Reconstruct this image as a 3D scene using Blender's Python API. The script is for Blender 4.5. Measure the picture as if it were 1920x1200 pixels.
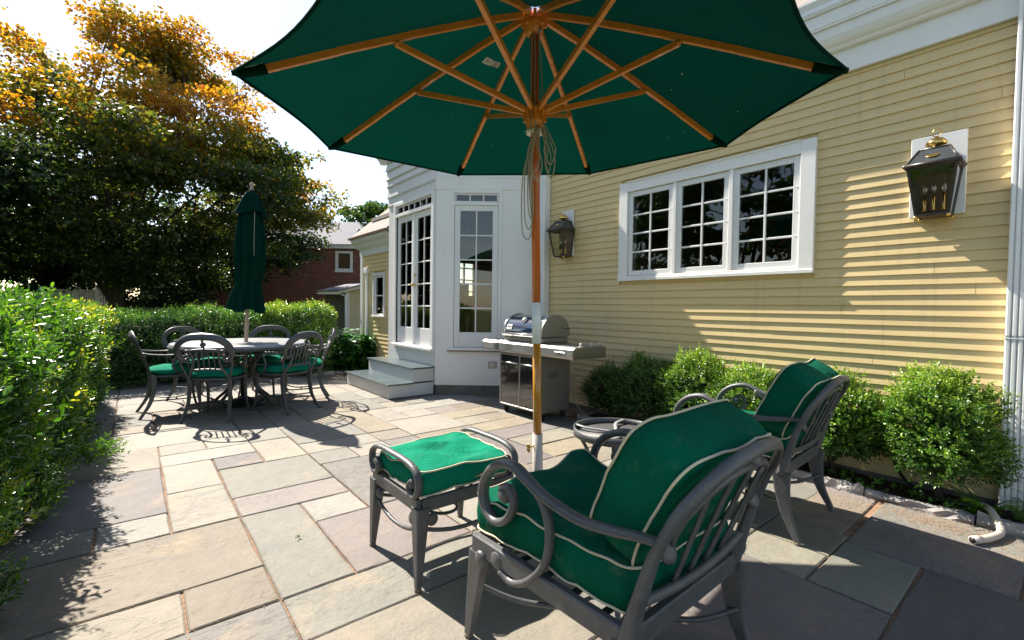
import bpy, math, random
import numpy as np
from mathutils import Vector, Matrix, noise
PI=math.pi
random.seed(7); rng=np.random.default_rng(7)
for o in list(bpy.data.objects): bpy.data.objects.remove(o)
S=bpy.context.scene; COL=S.collection

# ------------------------------------------------------------ camera
F_PX=865.0; ROLL=0.0135; PITCH=math.atan(22.5/865); HEAD=math.radians(39.3)
fw=Vector((math.sin(HEAD)*math.cos(PITCH),math.cos(HEAD)*math.cos(PITCH),-math.sin(PITCH)))
r0=Vector((math.cos(HEAD),-math.sin(HEAD),0)); u0=r0.cross(fw)
Rv=r0*math.cos(ROLL)+u0*math.sin(ROLL); Uv=-r0*math.sin(ROLL)+u0*math.cos(ROLL)
cd=bpy.data.cameras.new('camera'); cam=bpy.data.objects.new('camera',cd); COL.objects.link(cam)
Rv.normalize(); Uv.normalize()
m=Matrix(((Rv.x,Uv.x,-fw.x,0),(Rv.y,Uv.y,-fw.y,0),(Rv.z,Uv.z,-fw.z,1.16),(0,0,0,1)))
cam.matrix_world=m
cd.sensor_width=36; cd.lens=F_PX/1920*36; cd.clip_start=0.05; cd.clip_end=600
S.camera=cam
# ------------------------------------------------------------ sky, sun, exposure
SUN=Vector((0.142,-0.925,-1.0)).normalized()          # direction the light travels
el=math.asin(-SUN.z); az=math.atan2(-SUN.x,-SUN.y)    # compass angle towards the sun, from +Y to +X
W=bpy.data.worlds.new('World'); S.world=W; W.use_nodes=True
nt=W.node_tree; nt.nodes.clear()
sky=nt.nodes.new('ShaderNodeTexSky'); sky.sky_type='NISHITA'; sky.sun_disc=False
sky.sun_elevation=el; sky.sun_rotation=az; sky.air_density=1.0; sky.dust_density=.5; sky.ozone_density=1.2
bg=nt.nodes.new('ShaderNodeBackground'); bg.inputs['Strength'].default_value=0.10
wo=nt.nodes.new('ShaderNodeOutputWorld')
tint=nt.nodes.new('ShaderNodeMix'); tint.data_type='RGBA'; tint.blend_type='MULTIPLY'; tint.inputs[0].default_value=1.0; tint.inputs[7].default_value=(1.10,1.0,.92,1)
nt.links.new(sky.outputs[0],tint.inputs[6]); nt.links.new(tint.outputs[2],bg.inputs[0]); nt.links.new(bg.outputs[0],wo.inputs[0])
sd=bpy.data.lights.new('sun','SUN'); sd.energy=5.0; sd.angle=math.radians(0.5); sd.color=(1.0,0.925,0.82)
so=bpy.data.objects.new('sun',sd); COL.objects.link(so); so.location=(0,0,20)
so.rotation_euler=SUN.to_track_quat('-Z','Y').to_euler()
S.view_settings.view_transform='Standard'; S.view_settings.look='None'
S.view_settings.exposure=1.36; S.view_settings.gamma=1.0; S.view_settings.use_curve_mapping=False
try:
    S.cycles.max_bounces=10; S.cycles.transparent_max_bounces=16; S.cycles.diffuse_bounces=4
    S.cycles.caustics_reflective=False; S.cycles.caustics_refractive=False
except Exception: pass

# ------------------------------------------------------------ materials
class N:
    def __init__(s,name):
        s.m=bpy.data.materials.new(name); s.m.use_nodes=True; s.t=s.m.node_tree
        s.b=s.t.nodes['Principled BSDF']; s.out=s.t.nodes['Material Output']
    def n(s,t,**k):
        n=s.t.nodes.new(t)
        for a,v in k.items(): setattr(n,a,v)
        return n
    def l(s,a,b): s.t.links.new(a,b)
    def coord(s,kind='Object'): return s.n('ShaderNodeTexCoord').outputs[kind]
    def noise(s,scale,detail=4,rough=.55,vec=None,dist=0):
        n=s.n('ShaderNodeTexNoise'); n.inputs['Scale'].default_value=scale; n.inputs['Detail'].default_value=detail
        n.inputs['Roughness'].default_value=rough; n.inputs['Distortion'].default_value=dist
        s.l(vec if vec is not None else s.coord(),n.inputs['Vector']); return n.outputs['Fac']
    def mapping(s,scale=(1,1,1),loc=(0,0,0),rot=(0,0,0),vec=None):
        n=s.n('ShaderNodeMapping'); n.inputs['Scale'].default_value=scale; n.inputs['Location'].default_value=loc; n.inputs['Rotation'].default_value=rot
        s.l(vec if vec is not None else s.coord(),n.inputs['Vector']); return n.outputs[0]
    def ramp(s,fac,stops):
        n=s.n('ShaderNodeValToRGB'); cr=n.color_ramp
        while len(cr.elements)<len(stops): cr.elements.new(.5)
        for e,(p,c) in zip(cr.elements,stops): e.position=p; e.color=(c,c,c,1) if not hasattr(c,'__len__') else (*c,1)
        s.l(fac,n.inputs[0]); return n.outputs[0]
    def mix(s,fac,a,b,blend='MIX'):
        n=s.n('ShaderNodeMix',data_type='RGBA',blend_type=blend)
        for sock,v in ((n.inputs[0],fac),(n.inputs[6],a),(n.inputs[7],b)):
            if isinstance(v,(int,float)): sock.default_value=v
            elif isinstance(v,tuple): sock.default_value=(*v,1)
            else: s.l(v,sock)
        return n.outputs[2]
    def math(s,op,a,b=0.0):
        n=s.n('ShaderNodeMath',operation=op)
        for sock,v in zip(n.inputs,(a,b)):
            if isinstance(v,(int,float)): sock.default_value=v
            else: s.l(v,sock)
        return n.outputs[0]
    def bump(s,h,strength=.3,dist=.01,prev=None):
        n=s.n('ShaderNodeBump'); n.inputs['Strength'].default_value=strength; n.inputs['Distance'].default_value=dist
        s.l(h,n.inputs['Height'])
        if prev is not None: s.l(prev,n.inputs['Normal'])
        s.l(n.outputs[0],s.b.inputs['Normal']); return n.outputs[0]
    def col(s,c):
        if isinstance(c,tuple): s.b.inputs['Base Color'].default_value=(*c,1)
        else: s.l(c,s.b.inputs['Base Color'])
        return s
    def set(s,rough=.6,metal=0.,spec=.5,coat=0.):
        if isinstance(rough,(int,float)): s.b.inputs['Roughness'].default_value=rough
        else: s.l(rough,s.b.inputs['Roughness'])
        s.b.inputs['Metallic'].default_value=metal; s.b.inputs['Specular IOR Level'].default_value=spec
        s.b.inputs['Coat Weight'].default_value=coat; return s

def painted(name,c,var=.08,rough=.5,nscale=3.0,dirt=(.35,.33,.28),dirtamt=.25,bump=.1):
    g=N(name); n1=g.noise(nscale,5); n2=g.noise(nscale*14,3)
    a=g.mix(g.ramp(n1,[(.3,0.),(.75,1.)]),tuple(x*(1-var) for x in c),tuple(min(1,x*(1+var)) for x in c))
    d=g.ramp(g.noise(nscale*2.3,6,.7),[(.58,0.),(.8,1.)])
    a=g.mix(g.math('MULTIPLY',d,dirtamt),a,dirt)
    g.col(a).set(rough); g.bump(n2,bump,.003); return g.m
def plain(name,c,rough=.5,metal=0.,spec=.5,coat=0.):
    g=N(name); n1=g.noise(9,4)
    g.col(g.mix(g.ramp(n1,[(.3,0.),(.7,1.)]),tuple(x*.88 for x in c),tuple(min(1,x*1.1) for x in c))).set(rough,metal,spec,coat)
    return g.m

def leafmat(name,stops,rough=.45,trans=.45,tcol=(1.3,1.5,.5),spec=.5,var=None,bumpy=False):
    """leaf colour from a per-leaf tone attribute; thin sheets that let light through"""
    g=N(name)
    at=g.n('ShaderNodeAttribute',attribute_name='rnd'); 
    c=g.ramp(at.outputs['Fac'],stops)
    g.col(c).set(rough,0,spec)
    tr=g.n('ShaderNodeBsdfTranslucent')
    tc=g.mix(1.0,c,tcol,'MULTIPLY'); g.l(tc,tr.inputs['Color'])
    mx=g.n('ShaderNodeMixShader'); mx.inputs[0].default_value=trans
    g.l(g.b.outputs[0],mx.inputs[1]); g.l(tr.outputs[0],mx.inputs[2]); g.l(mx.outputs[0],g.out.inputs['Surface'])
    return g.m

def make_stone():
    g=N('bluestone'); oc=g.n('ShaderNodeObjectInfo'); base=oc.outputs['Color']; rnd=oc.outputs['Random']
    vec=g.n('ShaderNodeVectorMath',operation='ADD'); g.l(g.coord(),vec.inputs[0])
    cmb=g.n('ShaderNodeCombineXYZ'); g.l(g.math('MULTIPLY',rnd,37.0),cmb.inputs[0]); g.l(g.math('MULTIPLY',rnd,91.0),cmb.inputs[1]); g.l(g.math('MULTIPLY',rnd,13.0),cmb.inputs[2])
    g.l(cmb.outputs[0],vec.inputs[1]); v=vec.outputs[0]
    big=g.noise(2.2,6,.6,v); med=g.noise(11,8,.65,v); fine=g.noise(90,4,.7,v)
    rust=g.ramp(g.noise(3.1,5,.6,v,.6),[(.56,0.),(.72,1.)])
    c=g.mix(g.ramp(big,[(.3,0.),(.7,1.)]),g.mix(1.,base,(.82,.84,.86),'MULTIPLY'),g.mix(1.,base,(1.12,1.08,1.02),'MULTIPLY'))
    c=g.mix(g.ramp(med,[(.35,.35),(.7,0.)]),c,g.mix(1.,base,(.62,.62,.64),'MULTIPLY'))
    c=g.mix(g.math('MULTIPLY',rust,.38),c,(.42,.30,.17))
    c=g.mix(g.ramp(fine,[(.35,.25),(.6,0.)]),c,g.mix(1.,base,(.6,.6,.6),'MULTIPLY'))
    pale=g.ramp(g.noise(260,2,.5,v),[(.70,0.),(.78,.5)]); c=g.mix(pale,c,(.5,.48,.43))
    mot=g.ramp(g.noise(28,5,.7,v),[(.42,.28),(.62,0.)]); c=g.mix(mot,c,g.mix(1.,base,(.7,.68,.66),'MULTIPLY'))
    # ripple lines of the cleft face
    w=g.mapping((.8,2.6,1),vec=v); wn=g.noise(3.4,4,.55,w,1.5)
    lines=g.ramp(g.math('FRACT',g.math('MULTIPLY',wn,6.0)),[(.0,0.),(.06,1.),(.9,.75),(1.,0.)])
    gate=g.ramp(g.noise(1.4,2,.5,v),[(.46,0.),(.60,1.)])
    ln=g.mix(gate,(1.,1.,1.),lines)
    crack=g.ramp(g.math('ABSOLUTE',g.math('SUBTRACT',g.noise(1.1,5,.65,v,1.2),.5)),[(.0,.55),(.0035,0.)])
    c=g.mix(g.math('MULTIPLY',crack,.8),c,(.12,.10,.08))
    c=g.mix(g.math('MULTIPLY',g.math('SUBTRACT',1.,ln),.30),c,g.mix(1.,base,(.35,.33,.3),'MULTIPLY'))
    g.col(c).set(.72,0,.35)
    b=g.bump(ln,.5,.006); b=g.bump(med,.75,.012,b); g.bump(fine,.7,.003,b)
    return g.m
def make_fabric(name,c,trans=0.,fade=.15,dust=.0):
    g=N(name); n=g.noise(2.6,5); w=g.noise(400,2)
    a=g.mix(g.ramp(n,[(.3,0.),(.7,1.)]),tuple(x*(1-fade) for x in c),tuple(min(1,x*(1+fade)) for x in c))
    if dust:
        d=g.ramp(g.noise(7,6,.75),[(.56,0.),(.78,1.)]); a=g.mix(g.math('MULTIPLY',d,dust),a,(.30,.32,.20))
        sp=g.ramp(g.noise(130,2,.6),[(.72,0.),(.76,.22)]); a=g.mix(sp,a,(.45,.5,.36))
    g.col(a).set(.9,0,.06)
    wr=g.noise(7,3,.5,None,1.2); rg=g.math('ABSOLUTE',g.math('SUBTRACT',wr,.5)); cr=g.ramp(rg,[(0.,0.),(.10,1.)])
    b=g.bump(wr,.4,.015); b=g.bump(cr,.30,.006,b); g.bump(w,.25,.001,b)
    if trans:
        tr=g.n('ShaderNodeBsdfTranslucent'); g.l(a,tr.inputs['Color'])
        mx=g.n('ShaderNodeMixShader'); mx.inputs[0].default_value=trans
        g.l(g.b.outputs[0],mx.inputs[1]); g.l(tr.outputs[0],mx.inputs[2]); g.l(mx.outputs[0],g.out.inputs['Surface'])
    return g.m
def make_wood(name,c1,c2,rough=.4,axis=2,coat=.2,scale=1.0):
    g=N(name); sc=[26.*scale]*3; sc[axis]=1.6*scale
    v=g.mapping(tuple(sc)); n=g.noise(1.0,6,.6,v,.5); f=g.noise(3.,3,.6,v)
    c=g.mix(g.ramp(n,[(.3,0.),(.7,1.)]),c1,c2); c=g.mix(g.ramp(f,[(.35,.3),(.6,0.)]),c,tuple(x*.5 for x in c1))
    g.col(c).set(rough,0,.5,coat); g.bump(f,.2,.001); return g.m
def make_glass(name,tint=(.9,.95,.95),refl=.12,rough=0.0):
    g=N(name); t=g.t; t.nodes.remove(g.b)
    tr=g.n('ShaderNodeBsdfTransparent'); tr.inputs['Color'].default_value=(*tint,1)
    gl=g.n('ShaderNodeBsdfGlossy'); gl.inputs['Roughness'].default_value=rough; gl.inputs['Color'].default_value=(1,1,1,1)
    fr=g.n('ShaderNodeLayerWeight'); fr.inputs['Blend'].default_value=.22
    nz=g.noise(1.3,2)
    bp=g.n('ShaderNodeBump'); bp.inputs['Strength'].default_value=.04; bp.inputs['Distance'].default_value=.02; g.l(nz,bp.inputs['Height']); g.l(bp.outputs[0],gl.inputs['Normal'])
    f=g.math('ADD',g.math('MULTIPLY',fr.outputs['Fresnel'],1.0),refl)
    mx=g.n('ShaderNodeMixShader'); g.l(f,mx.inputs[0]); g.l(tr.outputs[0],mx.inputs[1]); g.l(gl.outputs[0],mx.inputs[2])
    g.l(mx.outputs[0],g.out.inputs['Surface']); return g.m
def make_metal(name,c,rough,metal=1.0,aniso=False):
    g=N(name); v=g.mapping((1.5,1.5,120)) if aniso else None
    n=g.noise(4 if not aniso else 1.,5,.6,v)
    g.col(g.mix(n,tuple(x*.8 for x in c),tuple(min(1,x*1.1) for x in c)))
    g.set(g.ramp(g.noise(6,5),[(.3,max(.02,rough-.08)),(.7,rough+.1)]),metal); 
    return g.m
def make_soil():
    g=N('soil'); n=g.noise(40,6,.7); b=g.noise(9,5)
    c=g.ramp(n,[(.3,(.015,.010,.007)),(.5,(.05,.032,.02)),(.62,(.10,.06,.035)),(.75,(.22,.14,.09))])
    g.col(g.mix(b,c,(.045,.028,.018))).set(.95,0,.2); g.bump(n,1.,.02); return g.m
def make_joint():
    g=N('joint_sand'); n=g.noise(70,5,.7); b=g.noise(5,4)
    c=g.ramp(n,[(.3,(.10,.06,.04)),(.5,(.26,.15,.09)),(.68,(.42,.27,.17))])
    c=g.mix(g.ramp(b,[(.45,0.),(.65,.7)]),c,(.07,.05,.04)); g.col(c).set(.95); g.bump(n,.8,.006); return g.m
def make_lawn():
    g=N('lawn'); n=g.noise(30,6,.7); b=g.noise(.6,5)
    c=g.mix(n,(.02,.05,.01),(.09,.15,.03)); c=g.mix(g.ramp(b,[(.45,0.),(.7,.6)]),c,(.16,.12,.06)); g.col(c).set(.9); g.bump(n,1.,.03); return g.m
def make_brick(name):
    g=N(name); v=g.mapping((1,1,1),rot=(PI/2,0,0))
    br=g.n('ShaderNodeTexBrick'); br.inputs['Scale'].default_value=1.; br.inputs['Brick Width'].default_value=.215; br.inputs['Row Height'].default_value=.075
    br.inputs['Mortar Size'].default_value=.007; br.inputs['Color1'].default_value=(.22,.055,.035,1); br.inputs['Color2'].default_value=(.14,.035,.028,1); br.inputs['Mortar'].default_value=(.30,.24,.2,1)
    g.l(v,br.inputs['Vector']); g.col(br.outputs['Color']).set(.85); g.bump(br.outputs['Fac'],-.4,.01); return g.m
def make_shingle(name,c1,c2):
    g=N(name); br=g.n('ShaderNodeTexBrick'); br.inputs['Scale'].default_value=1.; br.inputs['Brick Width'].default_value=.22; br.inputs['Row Height'].default_value=.13
    br.inputs['Mortar Size'].default_value=.008; br.inputs['Color1'].default_value=(*c1,1); br.inputs['Color2'].default_value=(*c2,1); br.inputs['Mortar'].default_value=(.03,.03,.03,1)
    g.l(g.mapping((1,1,1)),br.inputs['Vector']); n=g.noise(3,4)
    g.col(g.mix(n,br.outputs['Color'],c1)).set(.9); g.bump(br.outputs['Fac'],-.5,.01); return g.m
def make_siding():
    g=N('cream_siding'); v=g.mapping((1,.5,14)); n=g.noise(2.,5,.6,v); big=g.noise(.9,4); rn=g.n('ShaderNodeObjectInfo').outputs['Random']
    a=g.mix(g.ramp(n,[(.3,0.),(.7,1.)]),(.65,.485,.23),(.73,.57,.29))
    a=g.mix(g.math('MULTIPLY',rn,.22),a,(.55,.43,.22))
    a=g.mix(g.ramp(big,[(.5,0.),(.75,.35)]),a,(.48,.40,.25))
    sp=g.ramp(g.noise(34,2,.5),[(.765,0.),(.785,.75)]); a=g.mix(sp,a,(.2,.13,.07))
    drip=g.ramp(g.noise(1.,4,.6,g.mapping((1,16,1.2))),[(.55,0.),(.75,.28)]); a=g.mix(drip,a,(.34,.27,.17))
    g.col(a).set(.5,0,.4); w=g.noise(1.,3,.5,g.mapping((1,1.3,5))); b=g.bump(w,.35,.012); g.bump(n,.25,.0015,b); return g.m

M={}
M['siding']=make_siding()
M['white']=painted('white_trim',(.80,.785,.75),.04,.42,2.,(.42,.40,.36),.25)
M['white_sash']=painted('white_sash',(.74,.74,.72),.04,.4,5.,(.35,.33,.30),.35)
M['white_alu']=painted('white_gutter',(.80,.80,.79),.03,.3,2.,(.45,.43,.38),.3)
M['grey_trim']=painted('grey_white_trim',(.69,.685,.66),.04,.45,2.)
M['stepgrey']=painted('grey_tread',(.10,.13,.135),.2,.22,6.,(.5,.5,.48),.5,.3)
M['step']=painted('step_paint',(.60,.61,.60),.05,.5,3.,(.35,.33,.3),.35)
M['found']=painted('foundation',(.17,.155,.13),.25,.9,6.,(.07,.07,.05),.6,.6)
M['stone']=make_stone(); M['joint']=make_joint(); M['soil']=make_soil(); M['lawn']=make_lawn()
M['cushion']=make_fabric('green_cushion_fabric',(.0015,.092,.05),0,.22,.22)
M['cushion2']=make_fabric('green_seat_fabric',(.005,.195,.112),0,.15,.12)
M['canopy']=make_fabric('green_canopy_fabric',(.0006,.034,.023),.22,.08,0)
M['canopy2']=make_fabric('dark_green_canopy_fabric',(.001,.026,.017),.15,.1,0)
M['piping']=plain('cream_piping',(.62,.55,.38),.8)
M['frame']=painted('grey_cast_metal',(.085,.087,.088),.22,.42,14.,(.27,.25,.21),.5,.35)
M['tabletop']=painted('grey_table_metal',(.30,.31,.31),.08,.32,5.,(.4,.38,.33),.35,.2)
M['dark_metal']=painted('black_cast_iron',(.02,.021,.022),.2,.4,8.)
M['wood']=make_wood('orange_wood',(.74,.23,.02),(.86,.33,.045),.35,0,.25)
M['woodpole']=make_wood('red_wood',(.48,.10,.012),(.62,.155,.02),.3,2,.3)
M['woodamber']=make_wood('amber_wood',(.52,.20,.015),(.62,.28,.03),.25,2,.5)
M['woodgrey']=make_wood('weathered_wood',(.30,.23,.17),(.42,.34,.27),.7,2,0)
M['sleeve']=painted('beige_sleeve',(.52,.47,.42),.06,.35,6.,(.3,.27,.22),.4)
M['alum']=make_metal('brushed_aluminium',(.62,.60,.57),.45)
M['steel']=make_metal('stainless_steel',(.36,.355,.34),.46,1,True)
M['chrome']=make_metal('polished_steel',(.8,.8,.8),.1)
M['blueenamel']=plain('blue_black_enamel',(.012,.026,.06),.08,0,.8,1.)
M['blackdoor']=plain('black_enamel',(.012,.012,.012),.12,0,.7,.8)
M['cabinet']=painted('grey_cabinet_side',(.17,.158,.14),.05,.45,3.)
M['rubber']=plain('black_rubber',(.02,.02,.02),.7)
M['brass']=make_metal('brass',(.80,.52,.16),.2)
M['lantern']=painted('aged_copper',(.045,.034,.030),.3,.35,10.,(.10,.12,.11),.4)
M['verdigris']=painted('weathered_copper',(.045,.052,.055),.3,.35,10.,(.05,.05,.05),.6)
M['bulb']=make_glass('bulb_glass',(.95,.93,.88),.18)
M['glass']=make_glass('window_glass',(.86,.88,.86),.02)
M['glassclear']=make_glass('clear_glass',(.78,.78,.74),.04)
M['bark']=painted('bark',(.045,.034,.026),.3,.95,12.,(.10,.09,.07),.5,.8)
M['room']=painted('room_wall',(.34,.20,.11),.1,.8,2.)
M['roomlight']=painted('room_ceiling',(.36,.32,.27),.05,.8,2.)
M['furn']=make_wood('brown_furniture',(.16,.045,.02),(.23,.075,.03),.35,1,.2)
M['floorwood']=make_wood('floor_wood',(.20,.13,.07),(.28,.18,.10),.3,1,.2)
M['black']=plain('black_hose',(.015,.015,.014),.5)
M['pipe']=painted('pvc_pipe',(.50,.44,.37),.1,.55,10.,(.25,.2,.15),.5)
M['rock']=painted('edging_rock',(.33,.31,.29),.35,.9,9.,(.10,.09,.08),.7,.9)
M['brick']=make_brick('red_brick'); M['roofgrey']=make_shingle('grey_shingle',(.20,.20,.22),(.15,.15,.17)); M['rooftan']=make_shingle('tan_shingle',(.26,.22,.19),(.20,.17,.15))
M['beigewall']=painted('beige_wall',(.58,.49,.31),.05,.7,1.)
M['olive']=painted('olive_wall',(.12,.12,.085),.1,.8,1.)
M['copperflash']=plain('brown_flashing',(.12,.06,.035),.5)
M['cord']=plain('beige_cord',(.38,.33,.24),.8)
M['dullbrass']=plain('dull_brass_glide',(.16,.13,.09),.5,.5)
M['tag']=plain('white_tag',(.6,.6,.56),.7)
M['ink']=plain('dark_print',(.03,.03,.03),.6)
M['box']=leafmat('boxwood_leaf',[(0,(.010,.030,.007)),(.35,(.025,.08,.012)),(.7,(.07,.18,.02)),(.93,(.17,.32,.035)),(1,(.42,.42,.05))],.24,.38,(1.6,1.6,.5),.9)
M['box2']=leafmat('bush_leaf',[(0,(.011,.032,.008)),(.4,(.032,.09,.013)),(.8,(.09,.20,.025)),(1,(.28,.40,.05))],.28,.38,(1.5,1.6,.5),.6)
M['maple']=leafmat('maple_leaf',[(0,(.012,.024,.011)),(.28,(.025,.05,.012)),(.46,(.055,.085,.014)),(.60,(.18,.17,.02)),(.74,(.40,.22,.018)),(.90,(.46,.18,.015)),(1,(.32,.06,.015))],.4,.55,(1.55,1.5,.8),.5)
M['greentree']=leafmat('tree_leaf',[(0,(.012,.035,.010)),(.6,(.035,.085,.02)),(1,(.11,.17,.035))],.45,.4,(1.5,1.6,.6))
M['hydr']=leafmat('hydrangea_leaf',[(0,(.015,.07,.012)),(.5,(.03,.13,.02)),(1,(.10,.25,.035))],.4,.35,(1.4,1.6,.5))
M['fern']=leafmat('fern_leaf',[(0,(.04,.16,.015)),(1,(.16,.36,.04))],.5,.4,(1.4,1.5,.5))
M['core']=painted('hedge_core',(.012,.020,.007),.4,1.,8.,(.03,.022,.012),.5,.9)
M['needle']=leafmat('dry_needle',[(0,(.22,.09,.035)),(1,(.46,.24,.10))],.8,.1,(1,1,1))

# ------------------------------------------------------------ builders
class MB:
    def __init__(s): s.v=[]; s.f=[]; s.mi=[]; s.cur=0; s.sm=[]; s.smooth=False
    def add(s,vs,fs):
        k=len(s.v); s.v+=[tuple(v) for v in vs]; s.f+=[tuple(i+k for i in f) for f in fs]; s.mi+=[s.cur]*len(fs); s.sm+=[s.smooth]*len(fs); return s
    def box(s,x0,x1,y0,y1,z0,z1):
        if x0>x1:x0,x1=x1,x0
        if y0>y1:y0,y1=y1,y0
        if z0>z1:z0,z1=z1,z0
        return s.add([(x0,y0,z0),(x1,y0,z0),(x1,y1,z0),(x0,y1,z0),(x0,y0,z1),(x1,y0,z1),(x1,y1,z1),(x0,y1,z1)],
              [(0,3,2,1),(4,5,6,7),(0,1,5,4),(1,2,6,5),(2,3,7,6),(3,0,4,7)])
    def rbox(s,x0,x1,y0,y1,z0,z1,r=.006):
        """box with its edges cut off"""
        if x0>x1:x0,x1=x1,x0
        if y0>y1:y0,y1=y1,y0
        if z0>z1:z0,z1=z1,z0
        r=min(r,(x1-x0)*.45,(y1-y0)*.45,(z1-z0)*.45)
        ring=lambda i,z:[(x0+i+r*0,y0+i+0,z)]
        vs=[]
        for z,i in ((z0,r),(z0+r,0),(z1-r,0),(z1,r)):
            a,b,c,d=x0+i,x1-i,y0+i,y1-i
            e=r if i==0 else r*.6
            vs+=[(a+e,c,z),(b-e,c,z),(b,c+e,z),(b,d-e,z),(b-e,d,z),(a+e,d,z),(a,d-e,z),(a,c+e,z)]
        fs=[tuple(range(7,-1,-1)),tuple(range(24,32))]
        for k in range(3):
            for j in range(8):
                a=k*8+j;b=k*8+(j+1)%8; fs.append((a,b,b+8,a+8))
        return s.add(vs,fs)
    def prism(s,poly,axis,a,b):
        """poly: 2D points; axis 0/1/2 extrusion from a to b"""
        n=len(poly)
        def P(p,t):
            if axis==0: return (t,p[0],p[1])
            if axis==1: return (p[0],t,p[1])
            return (p[0],p[1],t)
        vs=[P(p,a) for p in poly]+[P(p,b) for p in poly]
        fs=[tuple(range(n-1,-1,-1)),tuple(range(n,2*n))]+[(i,(i+1)%n,(i+1)%n+n,i+n) for i in range(n)]
        return s.add(vs,fs)
    def tube(s,pts,r,sides=8,sect=None,up=(0,0,1),closed=False,caps=True):
        pts=[Vector(p) for p in pts]; n=len(pts)
        rs=[r]*n if isinstance(r,(int,float)) else list(r)
        sm=s.smooth; s.smooth=True
        T=[]
        for i in range(n):
            a=pts[(i-1)%n] if (closed or i>0) else pts[0]; b=pts[(i+1)%n] if (closed or i<n-1) else pts[-1]
            t=(b-a); T.append(t.normalized() if t.length>1e-9 else Vector((0,0,1)))
        if sect is None:
            u=T[0].orthogonal().normalized(); fr=[]
            for i in range(n):
                u=(u-T[i]*u.dot(T[i])); u=u.normalized() if u.length>1e-6 else T[i].orthogonal().normalized()
                fr.append((u.copy(),T[i].cross(u)))
            sa,sb=1,1
        else:
            upv=Vector(up); fr=[]
            for i in range(n):
                w=upv-T[i]*upv.dot(T[i]); w=w.normalized() if w.length>1e-6 else T[i].orthogonal().normalized()
                fr.append((w,T[i].cross(w)))
            sa,sb=sect
        vs=[]
        for i in range(n):
            for k in range(sides):
                a=2*PI*(k+.5)/sides; vs.append(pts[i]+fr[i][0]*math.cos(a)*rs[i]*sa+fr[i][1]*math.sin(a)*rs[i]*sb)
        fs=[]
        for i in range(n if closed else n-1):
            j=(i+1)%n
            for k in range(sides):
                k2=(k+1)%sides; fs.append((i*sides+k,i*sides+k2,j*sides+k2,j*sides+k))
        if not closed and caps: fs+=[tuple(range(sides-1,-1,-1)),tuple((n-1)*sides+k for k in range(sides))]
        s.add(vs,fs); s.smooth=sm; return s
    def lathe(s,prof,c=(0,0,0),sides=24,axis=None):
        """prof: (r,z) list"""
        sm=s.smooth; s.smooth=True; vs=[]; fs=[]; n=len(prof)
        q=Vector(axis).to_track_quat('Z','Y') if axis is not None else None
        for r,z in prof:
            for k in range(sides):
                a=2*PI*k/sides; p=Vector((r*math.cos(a),r*math.sin(a),z))
                if q: p=q@p
                vs.append(p+Vector(c))
        for i in range(n-1):
            for k in range(sides):
                k2=(k+1)%sides; fs.append((i*sides+k,i*sides+k2,(i+1)*sides+k2,(i+1)*sides+k))
        if prof[0][0]>1e-4: fs.append(tuple(range(sides-1,-1,-1)))
        if prof[-1][0]>1e-4: fs.append(tuple((n-1)*sides+k for k in range(sides)))
        s.add(vs,fs); s.smooth=sm; return s
    def ball(s,c,r,seg=12,sq=(1,1,1)):
        pr=[(max(1e-5,math.sin(PI*i/seg)),-math.cos(PI*i/seg)) for i in range(seg+1)]
        k=len(s.v); s.lathe([(p[0]*r,p[1]*r) for p in pr],(0,0,0),seg+4)
        for i in range(k,len(s.v)): v=s.v[i]; s.v[i]=(c[0]+v[0]*sq[0],c[1]+v[1]*sq[1],c[2]+v[2]*sq[2])
        return s
    def build(s,name,mat,parent=None,off=(0,0,0)):
        me=bpy.data.meshes.new(name)
        v=[(a-off[0],b-off[1],c-off[2]) for a,b,c in s.v]
        me.from_pydata(v,[],s.f)
        for mm in (mat if isinstance(mat,(list,tuple)) else [mat]): me.materials.append(mm)
        if any(s.mi): me.polygons.foreach_set('material_index',s.mi)
        me.polygons.foreach_set('use_smooth',s.sm); me.update()
        return obj(name,me,parent)
def obj(name,me,parent=None,loc=None,rotz=None):
    o=bpy.data.objects.new(name,me); COL.objects.link(o)
    if parent is not None: o.parent=parent
    if loc is not None: o.location=loc
    if rotz is not None: o.rotation_euler=(0,0,rotz)
    return o
def tag(o,label=None,cat=None,group=None,kind=None):
    if label: o['label']=label
    if cat: o['category']=cat
    if group: o['group']=group
    if kind: o['kind']=kind
    return o
def thing(name,label,cat,loc=(0,0,0),rotz=0,group=None):
    o=obj(name,None,None,loc,rotz); o.empty_display_size=.1; return tag(o,label,cat,group)
def copy_tree(o,parent=None):
    c=o.copy(); COL.objects.link(c)
    if parent is not None: c.parent=parent
    for ch in list(o.children): copy_tree(ch,c)
    return c
def smooth_path(pts,n=6):
    """Catmull-Rom through pts"""
    P=[Vector(p) for p in pts]; out=[]
    for i in range(len(P)-1):
        a=P[i-1] if i>0 else P[0]*2-P[1]; b=P[i]; c=P[i+1]; d=P[i+2] if i+2<len(P) else P[-1]*2-P[-2]
        for k in range(n):
            t=k/n; out.append(.5*((2*b)+(c-a)*t+(2*a-5*b+4*c-d)*t*t+(3*b-a-3*c+d)*t**3))
    out.append(P[-1]); return out
def lerp_list(vals,n): 
    xs=np.linspace(0,len(vals)-1,n); return list(np.interp(xs,range(len(vals)),vals))

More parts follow.
